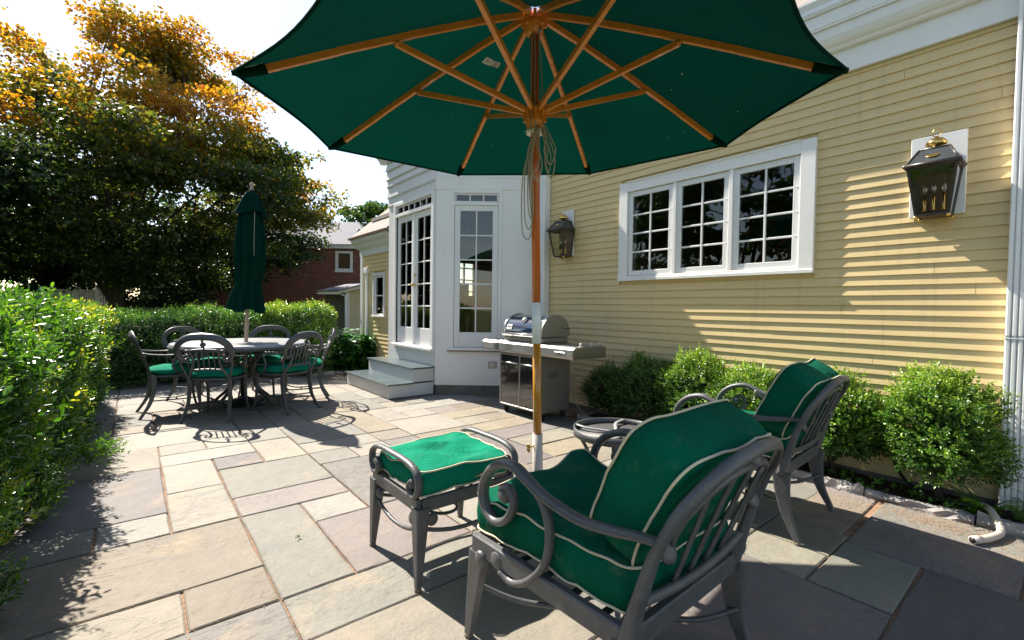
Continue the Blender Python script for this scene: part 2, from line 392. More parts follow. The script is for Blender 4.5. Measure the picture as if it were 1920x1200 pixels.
# ---- leaves in bulk
def leaf_mesh(name,base,axis,nrm,L,Wd,rnd,mat,kind='oval',fold=.25,extra=None):
    """one mesh of many separate leaves; arrays (N,3)"""
    N_=len(base); axis=axis/np.linalg.norm(axis,axis=1,keepdims=True)
    side=np.cross(axis,nrm); side/=np.maximum(np.linalg.norm(side,axis=1,keepdims=True),1e-6)
    up=np.cross(side,axis)
    L=np.broadcast_to(np.asarray(L,float).reshape(-1,1),(N_,1)); Wd=np.broadcast_to(np.asarray(Wd,float).reshape(-1,1),(N_,1))
    if kind=='oval':
        loc=[(0,0,0),(.30,.42,fold),(.78,.36,fold*.8),(1,0,-.05),(.78,-.36,fold*.8),(.30,-.42,fold)]
        faces=[(0,3,2,1),(0,5,4,3)]
    elif kind=='maple':
        loc=[(0,0,0),(.25,.5,.1),(.55,.22,0),(.62,.48,.05),(1,0,-.12),(.62,-.48,.05),(.55,-.22,0),(.25,-.5,.1)]
        faces=[(0,2,1),(0,4,3,2),(0,6,5,4),(0,7,6)]
    else:
        loc=[(0,0,0),(.45,.5,fold),(1,0,0),(.45,-.5,fold)]; faces=[(0,2,1),(0,3,2)]
    k=len(loc); V=np.empty((N_,k,3))
    for i,(a,b,c) in enumerate(loc): V[:,i]=base+axis*L*a+side*Wd*b+up*Wd*c
    nf=len(faces); ln=np.array([len(f) for f in faces]); flat=np.concatenate([np.array(f) for f in faces])
    idx=(np.arange(N_)[:,None]*k+flat[None]).ravel()
    tot=np.tile(ln,N_); st=np.concatenate([[0],np.cumsum(tot)[:-1]])
    me=bpy.data.meshes.new(name); me.vertices.add(N_*k); me.vertices.foreach_set('co',V.ravel())
    me.loops.add(len(idx)); me.loops.foreach_set('vertex_index',idx.astype(np.int32))
    me.polygons.add(N_*nf); me.polygons.foreach_set('loop_start',st.astype(np.int32)); me.polygons.foreach_set('loop_total',tot.astype(np.int32))
    me.update(calc_edges=True)
    at=me.attributes.new('rnd','FLOAT','POINT'); at.data.foreach_set('value',np.repeat(np.clip(rnd,0,1),k).astype(np.float32))
    me.materials.append(mat); me.validate(); return me
def rot_frames(d,roll):
    d=d/np.linalg.norm(d,axis=1,keepdims=True); ref=np.where(np.abs(d[:,2:3])>.9,np.array([[1.,0,0]]),np.array([[0,0,1.]]))
    x=np.cross(ref,d); x/=np.linalg.norm(x,axis=1,keepdims=True); y=np.cross(d,x)
    c,s_=np.cos(roll)[:,None],np.sin(roll)[:,None]
    return np.stack([x*c+y*s_,-x*s_+y*c,d],axis=2)      # columns
def sprigs(pos,dr,n=10,length=.09,leaf=.02,rnd0=None,spread=.75,ratio=.62):
    """shoots with pairs of leaves -> arrays for leaf_mesh"""
    K=len(pos); R=rot_frames(dr,rng.uniform(0,2*PI,K)); sc=rng.uniform(.7,1.25,K)
    B=[];A=[];Nn=[];Ls=[];Rn=[]
    if rnd0 is None: rnd0=rng.uniform(0,1,K)
    for i in range(n):
        t=(i//2+.5)/(n/2); ang=(i%2)*PI+(i//2)*1.9+rng.uniform(-.3,.3,K)
        rad=np.stack([np.cos(ang),np.sin(ang),np.zeros(K)],1); el_=spread*(1.1-.55*t)+rng.uniform(-.2,.2,K)
        ax=rad*np.sin(el_+.25)[:,None]+np.array([0,0,1.])*np.cos(el_+.25)[:,None]
        nr=-rad*np.cos(el_)[:,None]+np.array([0,0,1.])*np.sin(el_)[:,None]
        p=np.zeros((K,3)); p[:,2]=t*length; p=p*sc[:,None]
        B.append(pos+np.einsum('kij,kj->ki',R,p)); A.append(np.einsum('kij,kj->ki',R,ax)); Nn.append(np.einsum('kij,kj->ki',R,nr))
        Ls.append(leaf*sc*rng.uniform(.75,1.2,K)*(1-.25*t)); Rn.append(np.clip(rnd0+.22*(t-.4)+rng.normal(0,.08,K),0,1))
    B=np.concatenate(B);A=np.concatenate(A);Nn=np.concatenate(Nn);Ls=np.concatenate(Ls);Rn=np.concatenate(Rn)
    return B,A,Nn,Ls,Ls*ratio,Rn
def nz(p,s=1.): return noise.noise(Vector(p)*s)

# ============================================================ SETTING
mb=MB(); mb.box(-150,150,-150,150,-.6,-.06); g=mb.build('ground',M['lawn']); tag(g,kind='structure')
patio=MB().box(-1.0,4.02,-6.2,8.75,-.3,-.013).build('patio',M['joint']); tag(patio,kind='structure')  # unseen stretch behind the camera added to bounce warm light
bed=MB()
nx,ny=8,60; vs=[];fs=[]
for j in range(ny+1):
    for i in range(nx+1):
        x=3.60+.46*i/nx; y=-1.2+4.5*j/ny
        vs.append((x,y,-.004+.022*nz((x*7,y*7,0))+.02*math.sin(PI*i/nx)))
for j in range(ny):
    for i in range(nx): a=j*(nx+1)+i; fs.append((a,a+1,a+nx+2,a+nx+1))
bed.smooth=True; bed.add(vs,fs); gb=bed.build('garden_bed',M['soil']); tag(gb,kind='structure')
# planting ground beyond the patio
mb=MB().box(2.2,3.35,7.9,10.6,-.2,.02); gs=mb.build('planting_soil',M['soil']); tag(gs,kind='structure')

GX=.14; GY=1.65; PT=.302
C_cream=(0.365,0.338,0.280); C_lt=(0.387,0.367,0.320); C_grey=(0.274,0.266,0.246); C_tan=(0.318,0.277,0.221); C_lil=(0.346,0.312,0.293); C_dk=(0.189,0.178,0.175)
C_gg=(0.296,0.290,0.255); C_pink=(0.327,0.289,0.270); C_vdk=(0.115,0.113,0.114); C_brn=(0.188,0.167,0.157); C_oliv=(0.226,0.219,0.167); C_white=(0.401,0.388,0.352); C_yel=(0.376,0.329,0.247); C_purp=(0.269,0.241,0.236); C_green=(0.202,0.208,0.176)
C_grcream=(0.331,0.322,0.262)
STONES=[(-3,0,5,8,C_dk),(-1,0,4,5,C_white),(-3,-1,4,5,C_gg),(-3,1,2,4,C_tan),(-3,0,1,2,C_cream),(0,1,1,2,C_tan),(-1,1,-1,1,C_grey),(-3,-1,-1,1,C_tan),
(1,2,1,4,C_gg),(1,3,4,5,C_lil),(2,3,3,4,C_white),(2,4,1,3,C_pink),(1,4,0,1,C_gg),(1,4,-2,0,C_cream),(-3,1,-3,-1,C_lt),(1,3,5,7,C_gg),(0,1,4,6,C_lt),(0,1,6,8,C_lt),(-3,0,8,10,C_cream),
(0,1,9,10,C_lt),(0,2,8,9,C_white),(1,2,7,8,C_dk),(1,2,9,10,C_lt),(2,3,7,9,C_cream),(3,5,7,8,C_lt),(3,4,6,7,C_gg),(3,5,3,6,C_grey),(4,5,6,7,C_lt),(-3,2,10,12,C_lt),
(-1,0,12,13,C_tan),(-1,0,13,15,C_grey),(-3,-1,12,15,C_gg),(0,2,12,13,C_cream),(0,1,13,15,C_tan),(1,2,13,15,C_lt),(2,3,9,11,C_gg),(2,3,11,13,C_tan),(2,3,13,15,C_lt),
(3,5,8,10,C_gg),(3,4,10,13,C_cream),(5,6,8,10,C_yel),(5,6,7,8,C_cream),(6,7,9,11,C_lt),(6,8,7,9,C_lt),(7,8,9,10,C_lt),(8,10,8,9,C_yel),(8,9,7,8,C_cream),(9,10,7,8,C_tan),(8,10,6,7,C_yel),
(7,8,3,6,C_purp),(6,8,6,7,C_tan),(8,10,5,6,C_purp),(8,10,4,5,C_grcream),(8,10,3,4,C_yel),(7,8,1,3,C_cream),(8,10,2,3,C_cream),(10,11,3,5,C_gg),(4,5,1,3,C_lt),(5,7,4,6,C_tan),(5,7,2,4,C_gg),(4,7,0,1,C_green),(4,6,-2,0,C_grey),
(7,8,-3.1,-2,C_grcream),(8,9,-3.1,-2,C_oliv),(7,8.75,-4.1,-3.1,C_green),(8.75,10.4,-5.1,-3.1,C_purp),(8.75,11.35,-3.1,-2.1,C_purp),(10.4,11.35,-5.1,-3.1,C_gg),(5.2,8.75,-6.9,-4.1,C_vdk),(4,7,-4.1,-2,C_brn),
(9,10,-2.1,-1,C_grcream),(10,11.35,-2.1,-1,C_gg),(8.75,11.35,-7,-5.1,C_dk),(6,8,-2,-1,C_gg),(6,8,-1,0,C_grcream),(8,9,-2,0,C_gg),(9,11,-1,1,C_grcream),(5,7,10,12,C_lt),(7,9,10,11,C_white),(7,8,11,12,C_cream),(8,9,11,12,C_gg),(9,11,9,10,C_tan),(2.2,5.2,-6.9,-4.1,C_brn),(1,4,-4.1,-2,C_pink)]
cell=PT/4
occ=set()
def cells(i0,i1,j0,j1):
    return [(a,b) for a in range(round(i0*4),round(i1*4)) for b in range(round(j0*4),round(j1*4))]
out=[]
for s in STONES:
    c=[q for q in cells(*s[:4]) if q in occ]
    if c: continue
    occ.update(cells(*s[:4])); out.append(s)
pal=[C_cream,C_lt,C_grey,C_tan,C_lil,C_gg,C_pink,C_white,C_yel,C_grey,C_lt,C_gg]
R_=random.Random(11)
for j in range(-25,24):
    for i in range(-3,12):
        for (w,h) in (R_.sample([(2,1),(1,2),(2,2),(3,2),(2,3)],5)+[(1,1),(1,.5),(.5,1),(.5,.5)] if j>-9 else [(3,3),(4,2),(2,3),(2,2),(2,1),(1,1)]):
            for di in (0,.25,.5,.75):
                for dj in (0,.25,.5,.75):
                    cc=cells(i+di,i+di+w,j+dj,j+dj+h)
                    if i+di+w>12 or any(q in occ for q in cc): continue
                    if (di or dj) and w>=1 and h>=1 : continue
                    occ.update(cc); out.append((i+di,i+di+w,j+dj,j+dj+h,R_.choice(pal)))
# fill leftover slivers
left=set()
for a in range(-12,48):
    for b in range(-100,96):
        if (a,b) not in occ: left.add((a,b))
while left:
    a,b=min(left); w=1
    while (a+w,b) in left: w+=1
    h=1
    while all((a+k,b+h) in left for k in range(w)): h+=1
    for x in range(w):
        for y in range(h): left.discard((a+x,b+y))
    out.append((a/4,(a+w)/4,b/4,(b+h)/4,R_.choice(pal)))
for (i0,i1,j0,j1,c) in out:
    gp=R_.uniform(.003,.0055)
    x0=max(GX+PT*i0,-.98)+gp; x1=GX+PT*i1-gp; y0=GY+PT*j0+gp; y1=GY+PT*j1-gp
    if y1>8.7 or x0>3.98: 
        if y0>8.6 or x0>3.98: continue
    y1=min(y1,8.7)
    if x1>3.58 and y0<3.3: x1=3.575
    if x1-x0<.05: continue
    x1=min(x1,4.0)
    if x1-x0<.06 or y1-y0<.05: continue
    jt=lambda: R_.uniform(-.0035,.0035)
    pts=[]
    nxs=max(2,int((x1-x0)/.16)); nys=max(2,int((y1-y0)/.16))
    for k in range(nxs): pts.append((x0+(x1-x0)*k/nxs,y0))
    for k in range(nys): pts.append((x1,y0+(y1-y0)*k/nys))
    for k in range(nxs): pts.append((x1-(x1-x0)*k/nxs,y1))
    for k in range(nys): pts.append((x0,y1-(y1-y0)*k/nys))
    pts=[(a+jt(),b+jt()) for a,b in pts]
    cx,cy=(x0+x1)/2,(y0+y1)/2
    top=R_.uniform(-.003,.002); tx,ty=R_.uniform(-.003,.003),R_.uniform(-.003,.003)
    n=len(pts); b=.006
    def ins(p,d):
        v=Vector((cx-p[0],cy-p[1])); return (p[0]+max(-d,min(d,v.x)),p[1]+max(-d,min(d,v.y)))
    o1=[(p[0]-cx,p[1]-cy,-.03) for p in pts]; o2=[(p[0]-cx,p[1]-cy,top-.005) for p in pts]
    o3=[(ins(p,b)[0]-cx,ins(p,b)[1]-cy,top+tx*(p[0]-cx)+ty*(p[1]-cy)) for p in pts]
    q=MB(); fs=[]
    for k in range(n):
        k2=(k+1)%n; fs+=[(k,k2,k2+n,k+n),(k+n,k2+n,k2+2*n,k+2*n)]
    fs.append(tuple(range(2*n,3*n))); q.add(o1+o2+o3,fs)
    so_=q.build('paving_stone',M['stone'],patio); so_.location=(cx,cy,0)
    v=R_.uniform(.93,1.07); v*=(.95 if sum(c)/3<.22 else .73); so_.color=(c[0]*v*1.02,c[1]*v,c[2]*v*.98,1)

# edging rocks of the bed
R_=random.Random(5); y=3.30
while y>-1.1:
    L=R_.uniform(.22,.5); w=R_.uniform(.05,.085); h=R_.uniform(.03,.055); xx=3.61+R_.uniform(-.012,.012)
    q=MB(); q.smooth=False; nn=9; vs=[];fs=[]
    for k in range(nn+1):
        t=k/nn; yy=y-L*t; e=.75+.25*math.sin(PI*min(1,max(0,t*1.0)))**.4 if 0<t<1 else .7
        for a,(px,pz) in enumerate([(-.5,-.3),(-.52,.3),(-.38,.85),(0,1.),(.4,.8),(.5,-.3)]):
            d=nz((px*3+y*5,yy*9,pz*3))*.45+nz((px*9,yy*31,pz*9))*.30
            vs.append((xx+px*w*e*(1+d),yy,(pz*h)*(1+d*1.2)))
    for k in range(nn):
        for a in range(5): fs.append((k*6+a,k*6+a+1,(k+1)*6+a+1,(k+1)*6+a))
    fs+=[tuple(range(6)),tuple(nn*6+a for a in range(5,-1,-1))]
    q.add(vs,fs); q.build('edging_stone',M['rock'],gb); y-=L+R_.uniform(.004,.015)
# kerb stones of the planting bed beyond the patio
x=2.2
ks=MB()
for k in range(3):
    L=.42; q=MB().rbox(x+.005,x+L-.005,7.86,7.96,-.02,.055,.012); q.build('kerb_stone',M['rock'],gs); x+=L

# ============================================================ HOUSE
HL=(4.05,1.5,0)
house=thing('clapboard_house','cream clapboard house with white trim and bay along the right side of the patio','house',HL)
def hb(mbx,name,mat,par=None): return mbx.build(name,mat,par or house,HL)
E_=.0694; z=.035; R_=random.Random(3)
WIN=(1.283,3.12,1.49,2.49)
def lap(y0,y1,z0,z1):
    n=max(1,int((y1-y0)/.35)); q=MB(); vs=[];fs=[]
    for k in range(n+1):
        yy=y0+(y1-y0)*k/n; b=R_.uniform(-.0007,.0009); dz=R_.uniform(-.0009,.0009)
        vs+=[(4.0385+b,yy,z0+dz),(4.0388+b,yy,z0+.003),(4.0492,yy,z1),(4.0635,yy,z1),(4.0635,yy,z0+dz)]
    for k in range(n):
        for a in range(5): a2=(a+1)%5; fs.append((k*5+a,k*5+a2,(k+1)*5+a2,(k+1)*5+a))
    fs+=[(4,3,2,1,0),tuple(n*5+a for a in range(5))]
    q.add(vs,fs); hb(q,'clapboard',M['siding'])
row=0
while z<2.905:
    z1=min(z+E_,2.909)
    if z1-z<.02: break
    segs=[(-1.2,4.21),(4.30,4.545)]
    if z1>WIN[2]-.02 and z<WIN[3]+.01: segs=[(-1.2,WIN[0]),(WIN[1],4.21),(4.30,4.545)]
    out2=[]
    for a,b in segs:
        if b-a>1.7 and R_.random()<.55:
            c=R_.uniform(a+.6,b-.6); out2+=[(a,c-.001),(c+.001,b)]
        else: out2.append((a,b))
    for a,b in out2: lap(a,b,z,z1)
    z=z1; row+=1
# wall sheathing with the window opening
q=MB()
q.box(4.064,4.20,-1.2,WIN[0]+.08,0,3.5); q.box(4.064,4.20,WIN[1]-.08,4.60,0,3.5)
q.box(4.065,4.20,WIN[0]+.081,WIN[1]-.081,0,WIN[2]+.02); q.box(4.065,4.20,WIN[0]+.081,WIN[1]-.081,WIN[3]-.07,3.5)
hb(q,'wall',M['siding'])
hb(MB().box(4.043,4.063,-1.2,4.55,-.1,.034),'foundation',M['found'])
# frieze, cornice and gutter
hb(MB().box(4.015,4.063,-1.2,4.57,2.911,3.075),'frieze_board',M['white'])
q=MB(); q.prism([(4.063,3.076),(3.985,3.076),(3.975,3.085),(3.972,3.10),(3.955,3.108),(3.94,3.125),(3.925,3.16),(3.922,3.225),(4.063,3.225)],1,-1.2,4.57); hb(q,'crown_moulding',M['white'])
q=MB(); q.prism([(4.063,3.227),(3.905,3.227),(3.905,3.24),(3.90,3.243),(3.90,3.335),(4.063,3.335)],1,-1.2,4.57); hb(q,'fascia_board',M['white'])
q=MB(); q.prism([(4.0,3.337),(3.885,3.337),(3.872,3.36),(3.878,3.39),(3.86,3.43),(3.86,3.445),(3.868,3.445),(3.885,3.40),(3.89,3.36),(4.0,3.352)],1,-1.2,4.57); hb(q,'gutter',M['white_alu'])
q=MB(); q.prism([(3.93,3.45),(9.0,7.0),(9.0,6.9),(4.0,3.39)],1,-1.2,6.9); hb(q,'roof',M['rooftan'])
hb(MB().box(4.2,9,-1.2,-1.1,0,3.4),'end_wall',M['siding'])
# interior behind the kitchen window
q=MB(); q.box(7.2,7.3,-1,4.4,0,3); q.box(4.2,7.2,-1.09,-1,0,3); q.box(4.2,7.2,4.4,4.5,0,3); hb(q,'room_wall',M['room'])
hb(MB().box(4.2,7.3,-1.0,4.5,2.7,2.75),'ceiling',M['roomlight']); hb(MB().box(4.2,7.3,-1.0,4.5,.1,.15),'room_floor',M['floorwood'])
q=MB()
for k in range(6): q.rbox(6.9,7.19,-.5+k*.7,.15+k*.7,1.55,2.5,.02); q.rbox(6.7,7.19,-.5+k*.7,.15+k*.7,.16,1.05,.02)
hb(q,'kitchen_cabinet',make_wood('cabinet_wood',(.20,.08,.03),(.28,.12,.05),.4,2))
# kitchen tap and a bowl of apples on the sill-side counter
q=MB(); q.box(4.3,4.95,1.0,3.3,1.30,1.34); hb(q,'counter',M['roomlight'])
q=MB(); q.tube(smooth_path([(4.5,2.25,1.34),(4.5,2.25,1.62),(4.52,2.2,1.68),(4.55,2.12,1.62)]),.012); hb(q,'tap',M['chrome'])
q=MB(); q.lathe([(.05,0),(.075,.06),(.08,.13),(.07,.13),(.06,.03)],(4.6,1.62,1.34),20); pot=hb(q,'plant_pot',M['roomlight'])
K=60; ps=np.array([[4.6,1.62,1.46]])+rng.normal(0,.05,(K,3)); dr=rng.normal(0,1,(K,3)); dr[:,2]=abs(dr[:,2])+.6
B,A,Nn,Ls,Ws,Rn=sprigs(ps,dr,6,.12,.05); me=leaf_mesh('plant_foliage',B-np.array(HL),A,Nn,Ls,Ws,Rn,M['greentree'],'diamond'); obj('plant_foliage',me,pot)
bpy.data.objects[pot.name]

def downspout(y0,y1,z0,z1,name='downspout'):
    q=MB(); n=5; prof=[(4.036,y1),(3.965,y1)]
    w=(y1-y0)
    for k in range(n):
        a=y1-w*(k+.08)/n; b=y1-w*(k+.92)/n; m_=(a+b)/2
        prof+=[(3.952,a),(3.944,(a+m_)/2),(3.944,(b+m_)/2),(3.952,b),(3.959,b-w*.08/n)] if k<n-1 else [(3.952,a),(3.944,(a+m_)/2),(3.944,(b+m_)/2),(3.952,b)]
    prof+=[(3.965,y0),(4.036,y0)]
    q.prism(prof,2,z0,z1); o=hb(q,name,M['white_alu'])
    return o
d1=downspout(.135,.262,.02,3.34)
hb(MB().box(3.941,4.036,.132,.265,1.02,1.026),'strap',M['white_alu'],d1)
hb(MB().box(3.941,4.036,.132,.265,1.035,1.038),'strap',M['steel'],d1)
hb(MB().tube(smooth_path([(4.0,.2,.02),(3.98,.16,.0),(3.95,.05,-.0)]),.05,10),'elbow',M['black'],d1)
d2=downspout(4.205,4.305,.10,2.91)

# ---- windows -------------------------------------------------
def wbox(q,x0,x1,y0,y1,z0,z1,r=.003): return q.rbox(x0,x1,y0,y1,z0,z1,r)
def sash(par,x0,x1,z0,z1,nx,nz_,fr=.045,mun=.018,yf=-.02,name='sash',glass='glass',bottom=None,mat='white_sash',clips=True):
    """frame with its panes (flat glass in front of the bars' back face)"""
    q=MB(); b=bottom or fr
    wbox(q,x0,x0+fr,yf,yf+.035,z0,z1); wbox(q,x1-fr,x1,yf,yf+.035,z0,z1)
    wbox(q,x0+fr,x1-fr,yf+.001,yf+.034,z0,z0+b); wbox(q,x0+fr,x1-fr,yf+.001,yf+.034,z1-fr,z1)
    gx0,gx1,gz0,gz1=x0+fr,x1-fr,z0+b,z1-fr
    pw=(gx1-gx0)/nx; ph=(gz1-gz0)/nz_
    for i in range(1,nx): wbox(q,gx0+pw*i-mun/2,gx0+pw*i+mun/2,yf+.004,yf+.03,gz0,gz1)
    for j in range(1,nz_):
        for i in range(nx): wbox(q,gx0+pw*i+(mun/2 if i else 0),gx0+pw*(i+1)-(mun/2 if i<nx-1 else 0),yf+.006,yf+.028,gz0+ph*j-mun/2,gz0+ph*j+mun/2)
    if clips:
        for j in range(1,nz_): 
            for xx in (x0+fr*.5,x1-fr*.5): q.rbox(xx-.008,xx+.008,yf-.006,yf,gz0+ph*j-.005,gz0+ph*j+.005,.002)
    o=q.build(name,M[mat],par)
    return o,[(gx0+pw*i+(mun/2 if i else 0),gx0+pw*(i+1)-(mun/2 if i<nx-1 else 0),gz0+ph*j+(mun/2 if j else 0),gz0+ph*(j+1)-(mun/2 if j<nz_-1 else 0)) for i in range(nx) for j in range(nz_)],yf
def panes(par,rects,yf,glass='glass'):
    for (a,b,c,d) in rects:
        q=MB().box(a,b,yf+.014,yf+.018,c,d); q.build('pane',M[glass],par)
# big triple casement window
w=WIN[1]-WIN[0]; h=WIN[3]-WIN[2]
def win_root(name,mbx,mat,wx,wy,wz,rz):
    o=mbx.build(name,M[mat],house); o.location=(wx-HL[0],wy-HL[1],wz-HL[2]); o.rotation_euler=(0,0,rz); return o
q=MB(); ca=.105
wbox(q,0,ca,-.035,.02,.0,h); wbox(q,w-ca,w,-.035,.02,.0,h); wbox(q,ca,w-ca,-.034,.02,h-ca*.95,h); wbox(q,-.004,w+.004,-.045,.02,-.03,-.001)
wbox(q,ca,w-ca,-.03,.1,0,.022)
iw=(w-2*ca); sw=iw/3
for k in (1,2): wbox(q,ca+sw*k-.018,ca+sw*k+.018,-.028,.03,.022,h-ca*.95)
q.box(ca-.01,ca,.02,.14,0,h); q.box(w-ca,w-ca+.01,.02,.14,0,h)
q.box(ca,w-ca,-.046,-.02,h-.004,h+.006)
kw=win_root('window',q,'white',4.045,WIN[1],WIN[2],-PI/2)
for k in range(3):
    x0=ca+sw*k+(.018 if k else .004); x1=ca+sw*(k+1)-(.018 if k<2 else .004)
    so_,rc,yf=sash(kw,x0,x1,.026,h-ca*.95-.004,2,4,.05,.017,-.012)
    panes(kw,rc,yf)

# ---- the bay ---------------------------------------------------
BX,BY0,BY1=3.07,5.34,6.80; FA=-HEAD; CH,SH=math.cos(HEAD),math.sin(HEAD)
zt=3.62
q=MB()
# door face (towards -X): pieces round the opening Y 5.44..6.53, z .6..2.66
q.box(BX,BX+.14,BY0,5.44,.13,zt); q.box(BX,BX+.14,6.53,BY1,.13,zt); q.box(BX+.001,BX+.14,5.4405,6.5295,.13,.575); q.box(BX+.001,BX+.14,5.4405,6.5295,2.665,zt)
q.box(BX+.002,3.4,BY1-.1,BY1+.0,.13,zt)
bw=hb(q,'bay_wall',M['grey_trim'])
# lapped boards over the door face
for k,(za,zb,pr) in enumerate([(2.70,2.83,.016),(2.832,2.995,.030),(2.997,3.10,.045),(3.102,3.24,.052),(3.242,3.36,.056)]):
    q=MB(); q.prism([(BX+.0,za),(BX-pr,za),(BX-pr*.55,zb),(BX+.0,zb)],1,BY0-.005,BY1+.012)
    q.box(BX-pr-.010,BX,BY0-.006,BY1+.015,zb-.012,zb+.0005); hb(q,'bay_board',M['grey_trim'])
q=MB(); q.prism([(BX,3.37),(BX-.07,3.37),(BX-.10,3.42),(BX-.16,3.47),(BX-.17,3.60),(BX,3.60)],1,BY0-.02,BY1+.17)
hb(q,'bay_cornice',M['white'])
# angled facet: local frame x along the wall, y inwards
fl=1.266
def facet(mbx,name,mat):
    o=mbx.build(name,M[mat],house); o.location=(BX-HL[0],BY0-HL[1],0); o.rotation_euler=(0,0,FA); return o
q=MB(); q.box(0,.215,0,.12,.13,zt); q.box(.84,fl,0,.12,.13,zt); q.box(.2155,.8395,.001,.12,.13,.63); q.box(.2155,.8395,.001,.12,2.68,zt)
q.box(1.03,fl,-.006,-.0005,.13,2.70)
facet(q,'bay_wall',"white")
q=MB(); q.prism([(0,2.70),(-.012,2.70),(-.012,2.845),(-.022,2.85),(-.022,2.862),(0,2.868)],0,-.008,fl); q2=MB()
# prism axis 0 takes (y,z) pairs
facet(q,'bay_board','white')
q=MB(); q.prism([(0,3.37),(-.07,3.37),(-.10,3.42),(-.16,3.47),(-.17,3.60),(0,3.60)],0,-.06,fl); facet(q,'bay_cornice','white')
hb(MB().prism([(3.02,5.30),(4.06,4.46),(4.06,7.0),(3.02,6.9)],2,3.62,3.68),'bay_roof',M['roofgrey'])
q=MB(); q.box(.01,fl,.02,.1,-.05,.128); facet(q,'foundation','found')
hb(MB().box(BX+.02,BX+.1,BY0+.02,BY1-.02,-.05,.128),'foundation',M['found'])
# fixed glazed door in the facet, three-pane light above
q=MB(); wbox(q,.19,.235,-.012,.03,.60,2.70,.002); wbox(q,.815,.86,-.012,.03,.60,2.70,.002); wbox(q,.235,.815,-.011,.05,2.655,2.70,.002); wbox(q,.235,.815,-.011,.05,2.50,2.53,.002)
wbox(q,.16,.89,-.04,.03,.595,.628,.004)
fw_=facet(q,'window','white')
hb_=MB().box(.16,.89,-.036,.02,.578,.5945); hb_.build('sill',M['found'],fw_)
a,rc,yf=sash(fw_,.238,.812,.632,2.498,2,5,.075,.018,.004,'door_sash',bottom=.20); panes(fw_,rc,yf,'glassclear')
a,rc,yf=sash(fw_,.238,.812,2.532,2.653,3,1,.022,.018,.004,'top_light',clips=False); panes(fw_,rc,yf,'glassclear')
# french doors in the -X face. local x = -Y
q=MB(); ow=6.53-5.44
wbox(q,-.055,0,-.03,.05,.0,2.09,.002); wbox(q,ow,ow+.055,-.03,.05,.0,2.09,.002); wbox(q,0,ow,-.029,.05,2.045,2.09,.002); wbox(q,0,ow,-.029,.05,1.88,1.92,.002)
wbox(q,-.07,ow+.07,-.06,.08,-.035,-.001,.004); wbox(q,0,ow,-.02,.1,0,.012,.002)
fd=win_root('french_door',q,'white',BX+.005,6.53,.61,-PI/2)
for k,(a0,a1) in enumerate(((.004,ow/2-.001),(ow/2+.001,ow-.004))):
    a,rc,yf=sash(fd,a0,a1,.014,1.876,2,5,.085,.016,.012,'door_leaf',bottom=.24); panes(fd,rc,yf,'glassclear')
wbox(MB(),0,1,0,1,0,1)
q=MB(); wbox(q,ow/2-.022,ow/2+.022,-.012,.012,.014,1.876,.003); q.build('astragal',M['white'],fd)
q=MB(); q.lathe([(.022,0),(.022,.006),(.008,.01),(.008,.035),(.02,.042),(.026,.055),(.02,.068),(0.0001,.072)],(ow/2+.035,.012,.86),16,(0,-1,0)); q.build('door_knob',M['brass'],fd)
q=MB(); q.lathe([(.02,0),(.02,.012),(.012,.016),(.0001,.017)],(ow/2+.035,.012,1.0),14,(0,-1,0)); q.build('lock',M['brass'],fd)
a,rc,yf=sash(fd,.002,ow-.002,1.922,2.043,6,1,.02,.026,.0,'top_light',clips=False,mat='grey_trim'); panes(fd,rc,yf,'glassclear')
# socket on the facet
q=MB(); wbox(q,.70,.81,-.012,-.001,.27,.36,.004); sk=facet(q,'socket','steel'); sk.location.z=.09
wbox(MB(),0,1,0,1,0,1)
q=MB(); wbox(q,.725,.785,-.02,-.012,.295,.335,.002); q.build('socket_cover',M['sleeve'],sk)
# bay room: floor, walls with an opening to the far side, furniture
rp=[(3.41,5.30),(4.20,4.655),(6.6,4.655),(6.6,8.33),(3.41,8.33)]
hb(MB().prism(rp,2,.52,.60),'room_floor',M['floorwood']); hb(MB().prism(rp,2,2.72,2.78),'ceiling',M['roomlight'])
q=MB(); q.box(3.45,4.75,8.34,8.42,.6,2.75); q.box(5.75,6.6,8.34,8.42,.6,2.75); q.box(4.751,5.749,8.341,8.42,.6,1.25); q.box(4.751,5.749,8.341,8.42,2.25,2.75)
hb(q,'room_wall',M['room'])
q=MB(); q.box(6.6,6.7,4.6,8.42,.6,2.75); q.box(4.2,6.6,4.602,4.7,.6,2.75); hb(q,'room_wall',M['room'])
q=MB()
for k in range(5): q.box(4.75+.25*k-.02,4.75+.25*k+.02,8.36,8.40,1.25,2.25)
for k in range(5): q.box(4.75,5.75,8.362,8.398,1.25+.25*k-.012,1.25+.25*k+.012)
hb(q,'far_window',M['white'])
q=MB(); q.prism([(x_,z_) for x_,z_ in [(4.5,2.45),(6.0,2.45),(6.0,2.1),(4.5,2.1)]],1,8.30,8.335); hb(q,'valance',make_fabric('striped_valance',(.18,.05,.03),0,.2))
q=MB(); q.rbox(3.9,5.4,5.9,6.8,1.30,1.34,.01); q.rbox(3.95,5.35,5.95,6.75,1.2,1.30,.005)
for x_ in (3.98,5.3):
    for y_ in (5.98,6.7): q.box(x_,x_+.06,y_,y_+.06,.6,1.2)
for (x_,y_) in ((3.75,6.2),(4.4,5.6),(5.0,5.6)):
    q.box(x_,x_+.42,y_,y_+.04,.6,1.55); q.box(x_,x_+.42,y_,y_+.4,1.02,1.07); q.box(x_,x_+.04,y_+.36,y_+.4,.6,1.02); q.box(x_+.38,x_+.42,y_+.36,y_+.4,.6,1.02)
hb(q,'dining_furniture',M['furn'])

